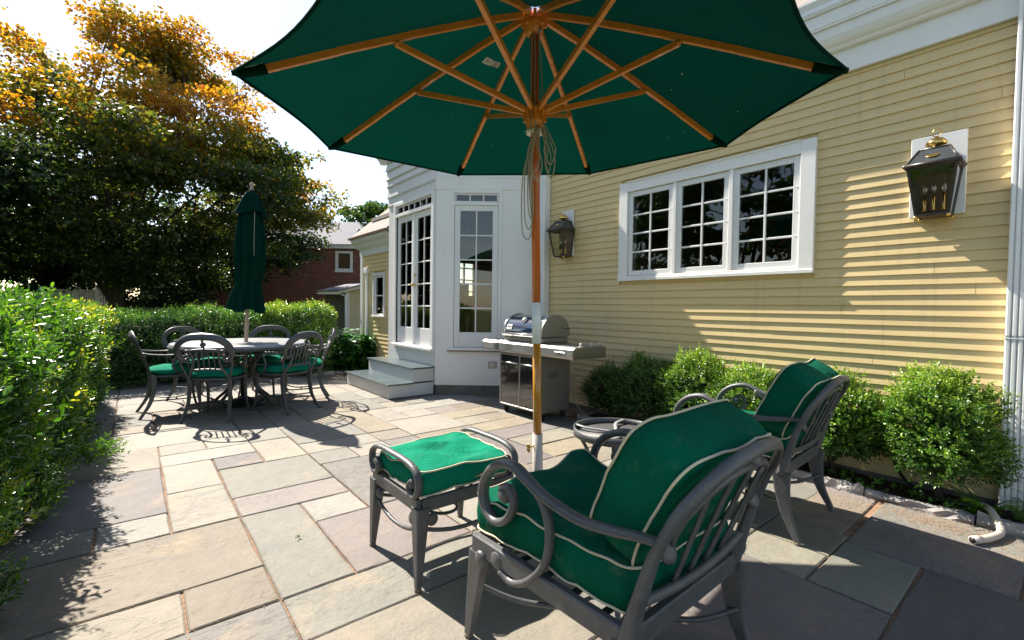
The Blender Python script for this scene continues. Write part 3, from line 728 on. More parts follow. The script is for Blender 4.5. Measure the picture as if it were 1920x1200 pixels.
# ---- wing beyond the bay ---------------------------------------
q=MB()
zz=.1
while zz<2.07:
    for (a,b) in ((6.99,7.45),(7.88,8.40)) if 1.0<zz<1.75 else ((6.99,8.40),):
        q.prism([(3.289,zz),(3.30,zz+.069),(3.325,zz+.069),(3.325,zz)],1,a,b)
    zz+=.07
hb(q,'wing_siding',M['siding'])
q=MB(); q.box(3.326,3.40,6.99,7.44,0,2.3); q.box(3.326,3.40,7.89,8.46,0,2.3); q.box(3.326,3.40,7.441,7.889,0,1.02); q.box(3.326,3.40,7.441,7.889,1.73,2.3); q.box(3.30,3.9,8.35,8.335,0,2.3)
hb(q,'wing_wall',M['siding'])
hb(MB().box(3.27,3.36,8.40,8.49,0,2.08),'corner_board',M['grey_trim'])
q=MB(); q.box(3.255,3.288,8.16,8.22,.05,1.75); hb(q,'wing_downspout',M['white_alu'])
q=MB(); q.rbox(3.24,3.30,8.12,8.27,1.75,1.85,.01); hb(q,'downspout_head',M['white_alu'])
q=MB(); q.prism([(3.36,2.08),(3.27,2.08),(3.27,2.18),(3.20,2.22),(3.17,2.27),(3.11,2.31),(3.09,2.35),(3.09,2.37),(3.36,2.37)],1,7.0,8.52); hb(q,'wing_cornice',M['grey_trim'])
q=MB(); q.prism([(3.08,2.372),(3.08,2.40),(3.9,3.12),(5.0,4.1),(7,2.4),(3.36,2.373)],1,6.95,8.56); hb(q,'wing_roof',M['rooftan'])
hb(MB().box(3.06,3.082,6.95,8.57,2.365,2.40),'flashing',M['copperflash'])
q=MB(); wbox(q,-.03,.02,-.03,.03,.0,.74,.003); wbox(q,.42,.47,-.03,.03,.0,.74,.003); wbox(q,.021,.419,-.029,.03,.69,.74,.003); wbox(q,-.05,.49,-.045,.03,-.03,-.001,.003)
ww=win_root('window',q,'grey_trim',3.295,7.885,1.0,-PI/2)
a,rc,yf=sash(ww,.022,.418,.001,.688,1,2,.03,.02,0,'sash',clips=False); panes(ww,rc,yf)
hb(MB().box(3.5,3.52,7.42,7.9,.95,1.8),'blind',M['room'])

# ---- steps ------------------------------------------------------
st=thing('wooden_steps','two grey-topped white wooden steps below the french doors','steps',(2.75,6.1,0))
SL=(2.75,6.1,0)
MB().box(2.435,3.062,5.37,6.82,.012,.165).build('lower_box',M['step'],st,SL)
MB().box(2.765,3.063,5.371,6.819,.188,.352).build('upper_box',M['step'],st,SL)
MB().rbox(2.412,2.764,5.35,6.84,.166,.187,.004).build('tread',M['stepgrey'],st,SL)
MB().rbox(2.742,3.064,5.35,6.84,.353,.374,.004).build('tread',M['stepgrey'],st,SL)

# ============================================================ FAR BUILDINGS
def cam_pt(px,py,d):
    """the place at forward distance d that is seen in the direction px,py"""
    dv=fw*1.0+Rv*((px-960)/F_PX)-Uv*((py-600)/F_PX); h=Vector((fw.x,fw.y,0)).normalized()
    k=d/(dv.dot(h)); return Vector((0,0,1.16))+dv*k
D=20.0; c=cam_pt(683,570,D); ppm=F_PX/D
BR=thing('brick_house','red brick house with grey hipped roof, behind the tree beyond the hedge','house',(c.x,c.y,0),-HEAD)
# local: x to the right along the wall (0 at right corner), y away
wx=lambda px:(px-683)/ppm; wz=lambda py:1.16+(572-py)/ppm
q=MB(); q.box(wx(410),wx(628.5),0,.3,-.1,wz(462)); q.box(wx(661.5),0.3,0,.3,-.1,wz(462)); q.box(wx(628.5),wx(661.5),.001,.3,-.1,wz(508)); q.box(wx(628.5),wx(661.5),.001,.3,wz(469),wz(462))
q.box(.3,.3-.001,.3,6,-.1,wz(462)); q.box(wx(410),.3,.3,6,-.1,wz(462)); q.build('wall',M['brick'],BR)
q=MB(); q.box(wx(405),wx(690),-.25,.0,wz(466),wz(457)); q.build('fascia',M['white'],BR)
zr=wz(394); ze=wz(459)
q=MB(); q.add([(wx(400),-.35,ze),(.35,-.35,ze),(.35,6,ze),(wx(400),6,ze),(-4.5,2.8,zr),(-1.2,2.8,zr)],[(0,1,5,4),(1,2,5),(2,3,4,5),(3,0,4),(0,3,2,1)]); q.build('roof',M['roofgrey'],BR)
q=MB(); q.lathe([(.09,0),(.09,.5),(.001,.5)],(wx(666),.4,wz(448)),12); q.build('vent_pipe',M['black'],BR)
q=MB(); X0,X1,Z0,Z1=wx(629),wx(661),wz(507),wz(470); t=.10
q.box(X0,X0+t,-.05,.1,Z0,Z1); q.box(X1-t,X1,-.05,.1,Z0,Z1); q.box(X0+t,X1-t,-.05,.1,Z0,Z0+t); q.box(X0+t,X1-t,-.05,.1,Z1-t,Z1); q.box(X0-.03,X1+.03,-.08,.1,Z0-.06,Z0-.001)
bwn=q.build('window',M['white'],BR); MB().box(X0+t,X1-t,.04,.05,Z0+t,Z1-t).build('pane',M['glass'],bwn)
MB().box(X0+t,X1-t,.08,.09,Z0+t,Z1-t).build('blind',M['room'],bwn)
D=16.0; c=cam_pt(683,570,D); ppm=F_PX/D
GR=thing('garage','low beige garage with sloping grey roof in front of the brick house','garage',(c.x,c.y,0),-HEAD)
q=MB(); q.box(wx(655),wx(700),0,3,-.1,wz(541)); q.build('side_wall',M['beigewall'],GR)
q=MB(); q.box(wx(600),wx(649),.5,.6,-.1,wz(548)); q.build('recessed_wall',M['olive'],GR)
q=MB(); q.box(wx(648),wx(655),-.02,3,-.1,wz(546)); q.build('corner_post',M['white'],GR)
q=MB(); q.prism([(wx(640),wz(549)),(wx(700),wz(535)),(wx(700),wz(528)),(wx(640),wz(543))],1,-.25,-.02); q.box(wx(600),wx(640),-.25,.5,wz(551),wz(545)); q.build('fascia',M['white'],GR)
q=MB(); q.add([(wx(598),-.35,wz(546)),(wx(640),-.35,wz(544)),(wx(705),-.35,wz(526)),(wx(705),3,wz(505)),(wx(640),3,wz(520)),(wx(598),3,wz(522))],[(0,1,4,5),(1,2,3,4)]); 
q.add([(wx(598),-.35,wz(547)),(wx(640),-.35,wz(545.5)),(wx(705),-.35,wz(528)),(wx(705),3,wz(507)),(wx(640),3,wz(522)),(wx(598),3,wz(524))],[(5,4,1,0),(4,3,2,1)]); q.build('roof',M['roofgrey'],GR)
q=MB(); q.tube([(wx(642),-.1,wz(551)),(wx(650),-.1,wz(554)),(wx(650.5),-.1,-.1)],.035,8); q.build('downspout',M['white_alu'],GR)
D=22.0; c=cam_pt(400,570,D); ppm=F_PX/D; wx2=lambda px:(px-400)/ppm
PH=thing('beige_house','pale beige house half hidden behind the trunk of the big maple','house',(c.x,c.y,0),-HEAD)
q=MB(); q.box(wx2(262),wx2(408),0,4,-.1,wz(505)); q.build('wall',M['beigewall'],PH)
q=MB(); q.prism([(-.5,wz(505)),(2,wz(470)),(4.5,wz(505))],0,wx2(258),wx2(412)); q.build('roof',M['roofgrey'],PH)
q=MB(); q.box(wx2(350),wx2(385),-.6,0,wz(538),wz(531)); q.build('porch_eave',M['white'],PH)
q=MB(); q.box(wx2(300),wx2(318),-.05,0,wz(560),wz(525)); q.build('window',M['white'],PH)
# white railing
D=14.0; c=cam_pt(100,570,D); ppm=F_PX/D; wx3=lambda px:(px-100)/ppm
RL=thing('railing','white wooden railing with thin balusters, beyond the hedge at the left','railing',(c.x,c.y,0),-HEAD)
zb=wz(574); ztp=wz(548)
q=MB(); q.box(wx3(96),wx3(222),-.03,.03,ztp-.05,ztp); q.build('top_rail',M['white'],RL)
MB().box(wx3(96),wx3(222),-.03,.03,zb-.04,zb).build('bottom_rail',M['white'],RL)
bal=MB().box(-.017,.017,-.018,.018,zb,ztp-.05).build('baluster',M['white'],RL); bal.location=(wx3(100),0,0)
for k in range(1,28):
    b2=bal.copy(); COL.objects.link(b2); b2.location=(wx3(100+k*4.4),0,0)
for px in (98,146,184,220):
    pb=MB().rbox(-.05,.05,-.05,.05,0,ztp+.1,.01).build('post',M['white'],RL); pb.location=(wx3(px),0,0)
deck=MB().box(wx3(90),wx3(226),-.1,3,-.1,zb-.12).build('deck',M['olive'],RL)

# ============================================================ FURNITURE
def soft_slab(name,hx,hy,th,mat,par,D,piping=True,N=22,corner=.06,puff=.028,pmat='piping',pr=.0038,bottom_pipe=True):
    """box cushion; D maps (x,y,z) of the flat cushion to its real shape"""
    def edge(u,v):   # square grid -> rounded rectangle
        x,y=u*hx,v*hy
        cx,cy=hx-corner,hy-corner
        ax,ay=abs(x)-cx,abs(y)-cy
        if ax>0 and ay>0:
            m_=max(ax,ay); l=math.hypot(ax,ay); k=m_/l if l>0 else 1
            x=math.copysign(cx+ax*k,x); y=math.copysign(cy+ay*k,y)
        return x,y
    q=MB(); q.smooth=True; vs=[];fs=[]
    for s_ in (1,-1):
        b=len(vs)
        for j in range(N+1):
            for i in range(N+1):
                u=-1+2*i/N; v=-1+2*j/N; x,y=edge(u,v)
                e=(1-abs(u)**3.2)*(1-abs(v)**3.2)
                vs.append(D(x,y,s_*(th/2+puff*e**.6)))
        for j in range(N):
            for i in range(N):
                a=b+j*(N+1)+i; f=(a,a+1,a+N+2,a+N+1); fs.append(f if s_>0 else f[::-1])
    per=[(i,0) for i in range(N)]+[(N,j) for j in range(N)]+[(i,N) for i in range(N,0,-1)]+[(0,j) for j in range(N,0,-1)]
    pl=len(per); ringpts=[edge(-1+2*i/N,-1+2*j/N) for i,j in per]
    R=4; rb=len(vs)
    for k in range(1,R):
        z_=th/2-th*k/R; o=.012*math.sin(PI*k/R)
        for (x,y) in ringpts:
            l=math.hypot(x,y) or 1; vs.append(D(x*(1+o/l*1.0),y*(1+o/l),z_))
    top=[j*(N+1)+i for i,j in per]; bot=[(N+1)**2+j*(N+1)+i for i,j in per]
    rings=[top]+[[rb+(k*pl)+t for t in range(pl)] for k in range(R-1)]+[bot]
    for k in range(R):
        for t in range(pl):
            t2=(t+1)%pl; fs.append((rings[k][t],rings[k+1][t],rings[k+1][t2],rings[k][t2]))
    q.add(vs,fs); o=q.build(name,M[mat],par)
    if piping:
        for s_ in ((1,-1) if bottom_pipe else (1,)):
            pts=[D(x*(1+.004/hx),y*(1+.004/hy),s_*th/2) for x,y in ringpts]
            MB().tube(pts,pr,6,closed=True).build('piping',M[pmat],o)
    return o
def wrinkle(p,seed,amp=.006,sc=7.):
    v=Vector((p[0]*sc+seed,p[1]*sc*1.3,p[2]*sc+seed*2)); n=noise.noise_vector(v); 
    r=1-abs(noise.noise(Vector((p[0]*5+seed,p[1]*9,p[2]*5))))*2
    return Vector(p)+n*amp+Vector((0,0,amp*1.1*r))
def flat_leg(q,top,bot,wt,wb,dt,db,mid=None):
    """tapered leg with a rectangular section from top to bottom (points), optional curve"""
    pts=[Vector(top)]+([Vector(m_) for m_ in mid] if mid else [])+[Vector(bot)]
    pts=smooth_path(pts,5) if mid else [Vector(top).lerp(Vector(bot),t/4) for t in range(5)]
    n=len(pts); vs=[];fs=[]
    for i,p in enumerate(pts):
        t=i/(n-1); w=wt+(wb-wt)*t; d=dt+(db-dt)*t; c=.2
        for (a,b) in ((-1,-1+c),(-1+c,-1),(1-c,-1),(1,-1+c),(1,1-c),(1-c,1),(-1+c,1),(-1,1-c)):
            vs.append((p.x+a*w/2,p.y+b*d/2,p.z))
    for i in range(n-1):
        for k in range(8): k2=(k+1)%8; fs.append((i*8+k2,i*8+k,(i+1)*8+k,(i+1)*8+k2))
    fs+=[tuple(range(8)),tuple((n-1)*8+k for k in range(7,-1,-1))]
    q.add(vs,fs)
def disc(q,c,r,th=.022,axis=(1,0,0)):
    q.lathe([(.0001,-th/2),(r*.7,-th/2),(r,-th*.22),(r,th*.22),(r*.7,th/2),(.0001,th/2)],c,18,axis)
def foot(par,x,y):
    MB().lathe([(.014,0),(.016,.004),(.013,.010),(.009,.013)],(x,y,0),12).build('foot',M['dullbrass'],par)

def armchair(label,loc,rz,lift=1.):
    t=thing('armchair',label,'armchair',loc,rz,'cushioned metal armchairs on the patio'); F=M['frame']
    X=.292
    # seat frame
    q=MB()
    for s in (-1,1): q.rbox(s*X-.014,s*X+.014,-.335,.315,.315,.378,.005)
    q.rbox(-X+.014,X-.014,.29,.315,.318,.376,.005); q.rbox(-X+.014,X-.014,-.335,-.305,.316,.377,.005)
    for k in range(5): q.rbox(-X+.013,X-.013,-.23+k*.11,-.205+k*.11,.345,.352,.002)
    q.build('seat_frame',F,t)
    for s in (-1,1):
        q=MB(); flat_leg(q,(s*X,.285,.32),(s*(X+.008),.332,.012),.034,.022,.085,.030); lg=q.build('leg',F,t); foot(lg,s*(X+.008),.332)
        q=MB(); flat_leg(q,(s*X,-.315,.34),(s*(X+.01),-.40,.012),.032,.022,.085,.030,[(s*X,-.322,.24),(s*X,-.345,.13)]); lg=q.build('leg',F,t); foot(lg,s*(X+.01),-.40)
    # back: outer arch
    YB=[(.30,-.300),(.345,-.317),(.453,-.346),(.573,-.382),(.67,-.424),(.768,-.476),(.86,-.530),(.92,-.565)]
    yb=lambda z_:float(np.interp(z_,[a for a,b in YB],[b for a,b in YB]))
    A=[(X,.33),(X,.45),(X,.56),(X-.003,.635),(X-.022,.700),(X-.075,.760),(X-.16,.800),(0,.816)]
    half=smooth_path([(x,0,z_) for x,z_ in A],5)
    path=[Vector((p.x,yb(p.z),p.z)) for p in half]; path=path+[Vector((-p.x,p.y,p.z)) for p in reversed(path[:-1])]
    n=len(path); rr=[.0145+.0165*abs(1-2*i/(n-1))**3 for i in range(n)]
    q=MB(); q.tube(path,[r*1.0 for r in rr],8,(.72,1.25),(0,-1,.55)); q.build('back_frame',F,t)
    # inner arch with its scroll discs
    q=MB()
    B=[(X-.075,.590),(X-.062,.63),(X-.075,.68),(X-.115,.722),(X-.18,.748),(0,.760)]
    half=smooth_path([(x,0,z_) for x,z_ in B],4); pi_=[Vector((p.x,yb(p.z),p.z)) for p in half]; pi_=pi_+[Vector((-p.x,p.y,p.z)) for p in reversed(pi_[:-1])]
    q.tube(pi_,.0115,8,(.75,1.2),(0,-1,.55))
    nb=Vector((0,-1,.5))
    for s in (-1,1):
        disc(q,(s*(X-.050),yb(.585)-.004,.585),.030,.02,nb)
    disc(q,(0,yb(.788),.788),.026,.018,nb)
    low=[Vector((x,yb(.455)-.010*(1-(x/X)**2),.455-.02*(1-(x/X)**2))) for x in np.linspace(-X,X,13)]
    q.tube(low,.0115,8,(.8,1.2),(0,-1,.5)); q.build('back_rim',F,t)
    for k in (-1.5,-.5,.5,1.5):
        xb=k*.085; xt=k*.105; pts=[]
        zt_=float(np.interp(abs(xt),[0,X-.18,X-.115,X-.075],[.758,.746,.718,.676]))
        for i in range(9):
            u=i/8; z_=.44+(zt_-.44)*u; pts.append((xb+(xt-xb)*u,yb(z_)-.012*math.sin(PI*u),z_))
        MB().tube(pts,.0085,8,(.8,1.25),(0,-1,.5)).build('back_slat',F,t)
    # arms
    arm=[(-.398,.622),(-.345,.618),(-.28,.608),(-.17,.600),(-.045,.620),(.038,.650),(.102,.670),(.184,.649),(.245,.596),(.268,.53),(.245,.482),(.195,.462),(.140,.483),(.105,.525),(.098,.570),(.128,.597),(.160,.585)]
    sup=[(.035,.645),(-.030,.590),(-.055,.510),(-.035,.415),(.035,.335),(.105,.300),(.160,.312)]
    for s in (-1,1):
        bow=lambda y_: .018*math.sin(PI*min(1,max(0,(y_+.39)/.65)))
        pts=smooth_path([(s*(X+bow(a)),a,b) for a,b in arm],5); n=len(pts)
        q=MB(); q.tube(pts,lerp_list([.014,.016,.018,.019,.020,.020,.019,.018,.016,.014,.012],n),8,(1.15,.8),(1,0,0))
        disc(q,(s*(X+.004),.150,.562),.027,.030)
        q.build('arm',F,t)
        q=MB(); q.tube(smooth_path([(s*(X+.006),a,b) for a,b in sup],5),.0145,8,(1.2,.85),(1,0,0))
        disc(q,(s*(X+.004),.178,.338),.032,.030); disc(q,(s*(X+.014),.258,.312),.027,.026)
        q.build('arm_support',F,t)
    # stretchers: curved bars to a ring
    q=MB(); ring=[(.075*math.cos(a),.075*math.sin(a)-.02,.145) for a in np.linspace(0,2*PI,20,endpoint=False)]
    q.tube(ring,.008,6,closed=True)
    for sx in (-1,1):
        for sy,yy in ((1,.305),(-1,-.35)):
            q.tube(smooth_path([(sx*(X+.0),yy,.20),(sx*.20,yy*.72,.150),(sx*.11,yy*.38,.138),(sx*.05,sy*.06-.02,.145)],5),.009,6)
    q.build('stretcher',F,t)
    # cushions
    sd_=random.Random(hash(label)%99).random()*9
    def Ds(x,y,z_):
        p=[x,y+.01,z_+.445]
        p[2]-=.018*math.exp(-((x/.15)**2+((y+.02)/.17)**2))
        # far front corner stands up, the near one folds down
        w1=math.exp(-(((x-.27)/.10)**2+((y-.29)/.11)**2)); p[2]+=.055*w1*lift
        w2=math.exp(-(((x+.27)/.12)**2+((y-.27)/.14)**2)); p[2]-=.012*w2; p[1]+=.015*w2
        p[2]+=.012*math.sin(x*16+y*5)*math.exp(-((y-.12)/.12)**2)
        return wrinkle(p,sd_,.009,7)
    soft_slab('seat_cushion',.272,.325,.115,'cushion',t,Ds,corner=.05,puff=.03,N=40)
    def Db(x,y,z_):      # x width, y up the back, z thickness (towards the sitter)
        u=(y+.26)/.52; zc=.495+u*.33
        lean=math.radians(24+8*u); base=yb(min(.92,max(.34,zc)))
        roll=max(0,(u-.78))/.22
        zb_=z_ if z_>0 else z_*.8
        yy=base+.128+zb_*math.cos(lean)*.95-.01*roll
        zz=zc+zb_*math.sin(lean)*.95+.012
        k=.015*math.exp(-((x/.18)**2+((y)/.2)**2)); yy-=k
        return wrinkle((x*(1-.03*(1-u)),yy,zz),sd_+4,.007,4.5)
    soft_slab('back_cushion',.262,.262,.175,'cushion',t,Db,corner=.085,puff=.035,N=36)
    return t
armchair('nearest green-cushioned grey metal armchair, large at bottom centre right',(1.215,1.0,0),math.radians(1.5))
armchair('second green-cushioned armchair beside the row of box bushes',(2.83,1.26,0),math.radians(3),.0)

# ---- ottoman ----------------------------------------------------
ot=thing('ottoman','grey metal ottoman with scroll arms and a torn green cushion','ottoman',(1.14,1.90,0),0)
F=M['frame']; OX,OY=.245,.225
q=MB()
for s in (-1,1): q.rbox(s*OX-.012,s*OX+.012,-OY,OY,.315,.372,.004); q.rbox(-OX+.012,OX-.012,s*OY-.012,s*OY+.012,.316,.371,.004)
q.build('seat_frame',F,ot)
for sx in (-1,1):
    for sy in (-1,1):
        q=MB(); flat_leg(q,(sx*(OX-.012),sy*(OY-.012),.335),(sx*(OX+.006),sy*(OY+.006),.012),.062,.024,.062,.024)
        lg=q.build('leg',F,ot); foot(lg,sx*(OX+.006),sy*(OY+.006))
q=MB()
for sx in (-1,1):
    for sy in (-1,1):
        disc(q,(sx*OX,sy*(OY-.055),.275),.026,.022); disc(q,(sx*(OX-.06),sy*OY,.275),.026,.022,(0,1,0))
q.build('roundel',F,ot)
q=MB()
for sx in (-1,1): q.tube([(sx*(OX-.0),y_,.215-.055*(1-(y_/OY)**2)+.04) for y_ in np.linspace(-OY+.02,OY-.02,11)],.009,6)
for sy in (-1,1): q.tube([(x_,sy*(OY-.0),.215-.055*(1-(x_/OX)**2)+.04) for x_ in np.linspace(-OX+.02,OX-.02,11)],.009,6)
q.tube([(.07*math.cos(a),.07*math.sin(a),.20) for a in np.linspace(0,2*PI,18,endpoint=False)],.008,6,closed=True)
q.build('stretcher',F,ot)
armo=[(.150,.405),(.178,.440),(.155,.478),(.118,.470)]
for sx in (-1,1):
    pts=[(.165,.415),(.150,.450),(.180,.462),(.207,.432),(.205,.385),(.222,.36)]
    P_=[(.175,.435),(.155,.418),(.160,.392),(.185,.375),(.215,.385),(.236,.425),(.225,.472),(.170,.500),(.08,.508)]
    P_=P_+[(0,.508)]+[(-a,b) for a,b in reversed(P_)]
    q=MB(); q.tube(smooth_path([(sx*(OX+.008),a,b) for a,b in P_],5),.0145,8,(1.2,.8),(1,0,0))
    for s in (-1,1): disc(q,(sx*(OX+.008),s*.180,.428),.021,.026)
    q.build('arm',F,ot)
def Do(x,y,z_):
    p=[x,y,z_+.425]
    w=math.exp(-(((x-.06)/.12)**2+((y+.12)/.09)**2)); p[2]-=.024*w
    w=math.exp(-(((x+.20)/.08)**2+((y+.17)/.09)**2)); p[2]-=.01*w
    p[2]+=.009*math.exp(-(((x-.2)/.08)**2+((y-.17)/.08)**2))
    p[2]+=.006*math.sin(x*20+y*32)*math.exp(-((x+.04)/.15)**2-((y-.02)/.14)**2)
    return wrinkle(p,3.3,.010,7)
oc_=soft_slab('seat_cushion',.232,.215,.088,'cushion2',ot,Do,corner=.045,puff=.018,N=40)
# torn seam showing the foam on the side that faces the armchair
q=MB(); pts=[(.02,.0),(.06,.008),(.11,.014),(.17,.028),(.205,.045),(.20,.026),(.15,.006),(.09,-.006)]
vs=[Do(x,-.2155,z_-.018)+Vector((0,-.014,0)) for x,z_ in pts]; q.add(vs,[(0,1,7),(1,2,6,7),(2,3,5,6),(3,4,5)]); q.build('torn_foam',plain('tan_foam',(.55,.33,.16),.95),oc_)

# ---- small round side table --------------------------------------
tb=thing('side_table','small round grey side table with sunken dark mesh top between the armchairs','side table',(2.16,1.665,0),0)
q=MB(); R0=.25; q.lathe([(R0-.006,.430),(R0,.430),(R0,.475),(R0-.008,.475),(R0-.010,.437),(R0-.006,.435)],(0,0,0),48); q.build('rim',F,tb)
q=MB()
for k in range(4):
    a=k*PI/2+.5; q.tube(smooth_path([((R0-.01)*math.cos(a),(R0-.01)*math.sin(a),.468),(.16*math.cos(a+.2),.16*math.sin(a+.2),.462),(.03*math.cos(a+.3),.03*math.sin(a+.3),.452)],5),.012,6,(.5,1),(0,0,1))
q.build('spoke',M['tabletop'],tb)
q=MB(); q.lathe([(.0001,.440),(R0-.012,.440),(R0-.012,.444),(.0001,.444)],(0,0,0),40); q.build('mesh_top',make_metal('dark_mesh',(.12,.12,.12),.5,.6),tb)
for k in range(4):
    a=k*PI/2+.75; c_,s_=math.cos(a),math.sin(a)
    q=MB(); q.tube(smooth_path([(.225*c_,.225*s_,.44),(.15*c_,.15*s_,.30),(.13*c_,.13*s_,.18),(.21*c_,.21*s_,.01)],6),.014,8,(.7,1.2),(c_,s_,0)); q.build('leg',F,tb)
MB().tube([(.13*math.cos(a),.13*math.sin(a),.17) for a in np.linspace(0,2*PI,22,endpoint=False)],.008,6,closed=True).build('stretcher_ring',F,tb)

# ---- dining chairs ----------------------------------------------
def dining_chair(label,loc,rz):
    t=thing('dining_chair',label,'dining chair',loc,rz,'six metal chairs round the dining table'); F=M['frame']
    q=MB(); pts=[]
    for k in range(28):
        a=2*PI*k/28; rx,ry=.225,.215; c_,s_=math.cos(a),math.sin(a)
        e=.72; pts.append((rx*math.copysign(abs(c_)**e,c_)*(1+.06*s_),ry*math.copysign(abs(s_)**e,s_),.415))
    q.tube(pts,.016,6,(.9,1),(0,0,1),closed=True); q.build('seat_rim',F,t)
    q=MB(); inner=[(p[0]*.96,p[1]*.96) for p in pts]; q.prism(inner,2,.405,.415); q.build('seat_panel',M['frame'],t)
    for s in (-1,1):
        q=MB(); flat_leg(q,(s*.185,.185,.41),(s*.205,.235,.0),.026,.020,.034,.022,[(s*.185,.19,.28),(s*.188,.20,.14)]); q.build('leg',F,t)
        q=MB(); flat_leg(q,(s*.185,-.185,.43),(s*.215,-.30,.0),.028,.022,.05,.028,[(s*.185,-.185,.30),(s*.19,-.215,.15)]); q.build('leg',F,t)
    yb=lambda z_:float(np.interp(z_,[.40,.5,.62,.72,.86],[-.195,-.225,-.265,-.305,-.365]))
    # broad oval arch
    A=[(.150,.635),(.172,.612),(.200,.612),(.228,.64),(.240,.69),(.227,.750),(.18,.803),(.105,.838),(0,.848)]
    half=smooth_path([(x,0,z_) for x,z_ in A],5); pa=[Vector((p.x,yb(p.z),p.z)) for p in half]; pa=pa+[Vector((-p.x,p.y,p.z)) for p in reversed(pa[:-1])]
    n=len(pa); q=MB(); q.tube(pa,[.009+.0115*math.sin(PI*i/(n-1)) for i in range(n)],8,(.5,1.9),(0,-1,.45))
    for s in (-1,1): disc(q,(s*.165,yb(.65),.655),.018,.018,(0,-1,.4))
    q.build('back_frame',F,t)
    q=MB()
    for s in (-1,1):
        q.tube(smooth_path([(s*x,yb(z_),z_) for x,z_ in [(.188,.43),(.155,.48),(.128,.54),(.118,.62),(.135,.69),(.165,.705),(.172,.675)]],5),.0105,7,(.7,1.2),(0,-1,.4))
        q.tube(smooth_path([(s*x,yb(z_),z_) for x,z_ in [(.188,.43),(.212,.50),(.232,.57),(.236,.65)]],4),.010,7,(.7,1.1),(0,-1,.4))
    q.tube([(x,yb(.705)-.006,.705+.012*(1-(x/.135)**2)) for x in np.linspace(-.135,.135,9)],.0095,7,(.7,1.2),(0,-1,.4))
    q.tube([(x,yb(.505),.505+.010*(1-(x/.14)**2)) for x in np.linspace(-.142,.142,9)],.0095,7,(.7,1.2),(0,-1,.4))
    disc(q,(0,yb(.765),.765),.026,.016,(0,-1,.4)); q.tube([(0,yb(.72),.72),(0,yb(.745),.745)],.008,6); q.tube([(0,yb(.785),.785),(0,yb(.84),.84)],.010,6)
    q.build('back_rim',F,t)
    for x in (-.07,-.0235,.0235,.07): MB().tube([(x,yb(.51),.51),(x*1.05,yb(.61),.61),(x*1.1,yb(.71),.712)],.0065,6).build('back_slat',F,t)
    for s in (-1,1):
        q=MB(); q.tube(smooth_path([(s*x,y_,z_) for x,y_,z_ in [(.238,yb(.66),.66),(.262,-.20,.645),(.275,-.08,.635),(.272,.05,.640),(.255,.12,.628),(.252,.15,.59),(.256,.12,.555),(.258,.09,.57)]],5),.0125,8,(1.1,.7),(1,0,0))
        q.tube(smooth_path([(s*x,y_,z_) for x,y_,z_ in [(.268,.03,.638),(.270,-.02,.585),(.262,-.03,.51),(.235,.03,.44),(.218,.10,.415)]],5),.010,7)
        q.build('arm',F,t)
    q=MB()
    for s in (-1,1): q.tube(smooth_path([(s*.190,.205,.17),(s*.10,.09,.15),(s*.085,-.05,.15),(s*.192,-.215,.17)],5),.0075,6)
    q.tube([(-.095,.02,.15),(.095,.02,.15)],.0075,6); q.build('stretcher',F,t)
    sd_=len(label)*.37
    def Dd(x,y,z_):
        p=[x*(1+.06*y/.2),y,z_+.455]; p[2]-=.008*math.exp(-((x/.1)**2+(y/.1)**2)); return wrinkle(p,sd_,.006,7)
    soft_slab('seat_cushion',.215,.208,.040,'cushion2',t,Dd,piping=False,corner=.12,puff=.030,N=18)
    return t
TC=(.98,6.12)
labs=[(240,.625,'metal dining chair in front with its back to the camera'),(299,.63,'metal dining chair at the front right of the round table'),
(345,.63,'metal dining chair at the right end, seen side on next to the steps'),(183,.66,'metal dining chair at the left end of the round table'),
(122,.66,'metal dining chair behind the table, left of the furled parasol pole'),(62,.66,'metal dining chair behind the table, right of the furled parasol pole')]
for a,r,lb in labs:
    a_=math.radians(a); x,y=TC[0]+r*math.cos(a_),TC[1]+r*math.sin(a_)
    dining_chair(lb,(x,y,0),a_+PI/2)
# dining table
dt=thing('dining_table','round grey metal dining table on a curved-leg pedestal','table',(TC[0],TC[1],0))
q=MB(); q.lathe([(.03,.700),(.66,.700),(.70,.690),(.706,.700),(.700,.722),(.66,.727),(.03,.727)],(0,0,0),64); q.build('table_top',M['tabletop'],dt)
MB().lathe([(.71,.668),(.712,.70),(.700,.70),(.700,.668),(.71,.668)],(0,0,0),64).build('apron',F,dt)
for k in range(4):
    a=k*PI/2+.65; c_,s_=math.cos(a),math.sin(a)
    q=MB(); q.tube(smooth_path([(.50*c_,.50*s_,.695),(.26*c_,.26*s_,.62),(.13*c_,.13*s_,.42),(.19*c_,.19*s_,.20),(.40*c_,.40*s_,.02)],6),.020,8,(.8,1.2),(c_,s_,0)); disc(q,(.17*c_,.17*s_,.26),.03,.02,(-s_,c_,0)); q.build('leg',F,dt)
MB().tube([(.145*math.cos(a),.145*math.sin(a),.36) for a in np.linspace(0,2*PI,22,endpoint=False)],.010,6,closed=True).build('leg_ring',F,dt)
# parasol stand under the table
us=thing('parasol_stand','round black cast iron parasol stand under the dining table','parasol stand',(TC[0],TC[1],0))
q=MB(); prof=[(.235,.004),(.24,.012),(.235,.022),(.20,.030),(.185,.028),(.17,.040),(.12,.055),(.10,.052),(.08,.07),(.045,.085),(.035,.10)]
q.lathe(prof,(0,0,0),40); q.build('base',M['dark_metal'],us)
q=MB()
for k in range(20):
    a=2*PI*k/20
    for r_ in (.21,.145): q.ball((r_*math.cos(a+r_*3),r_*math.sin(a+r_*3),.030 if r_>.2 else .048),.016,6,(1,1,.5))
q.build('ornament',M['dark_metal'],us)
MB().lathe([(.032,.09),(.030,.36),(.027,.36),(.027,.1)],(0,0,0),18).build('tube',M['dark_metal'],us)

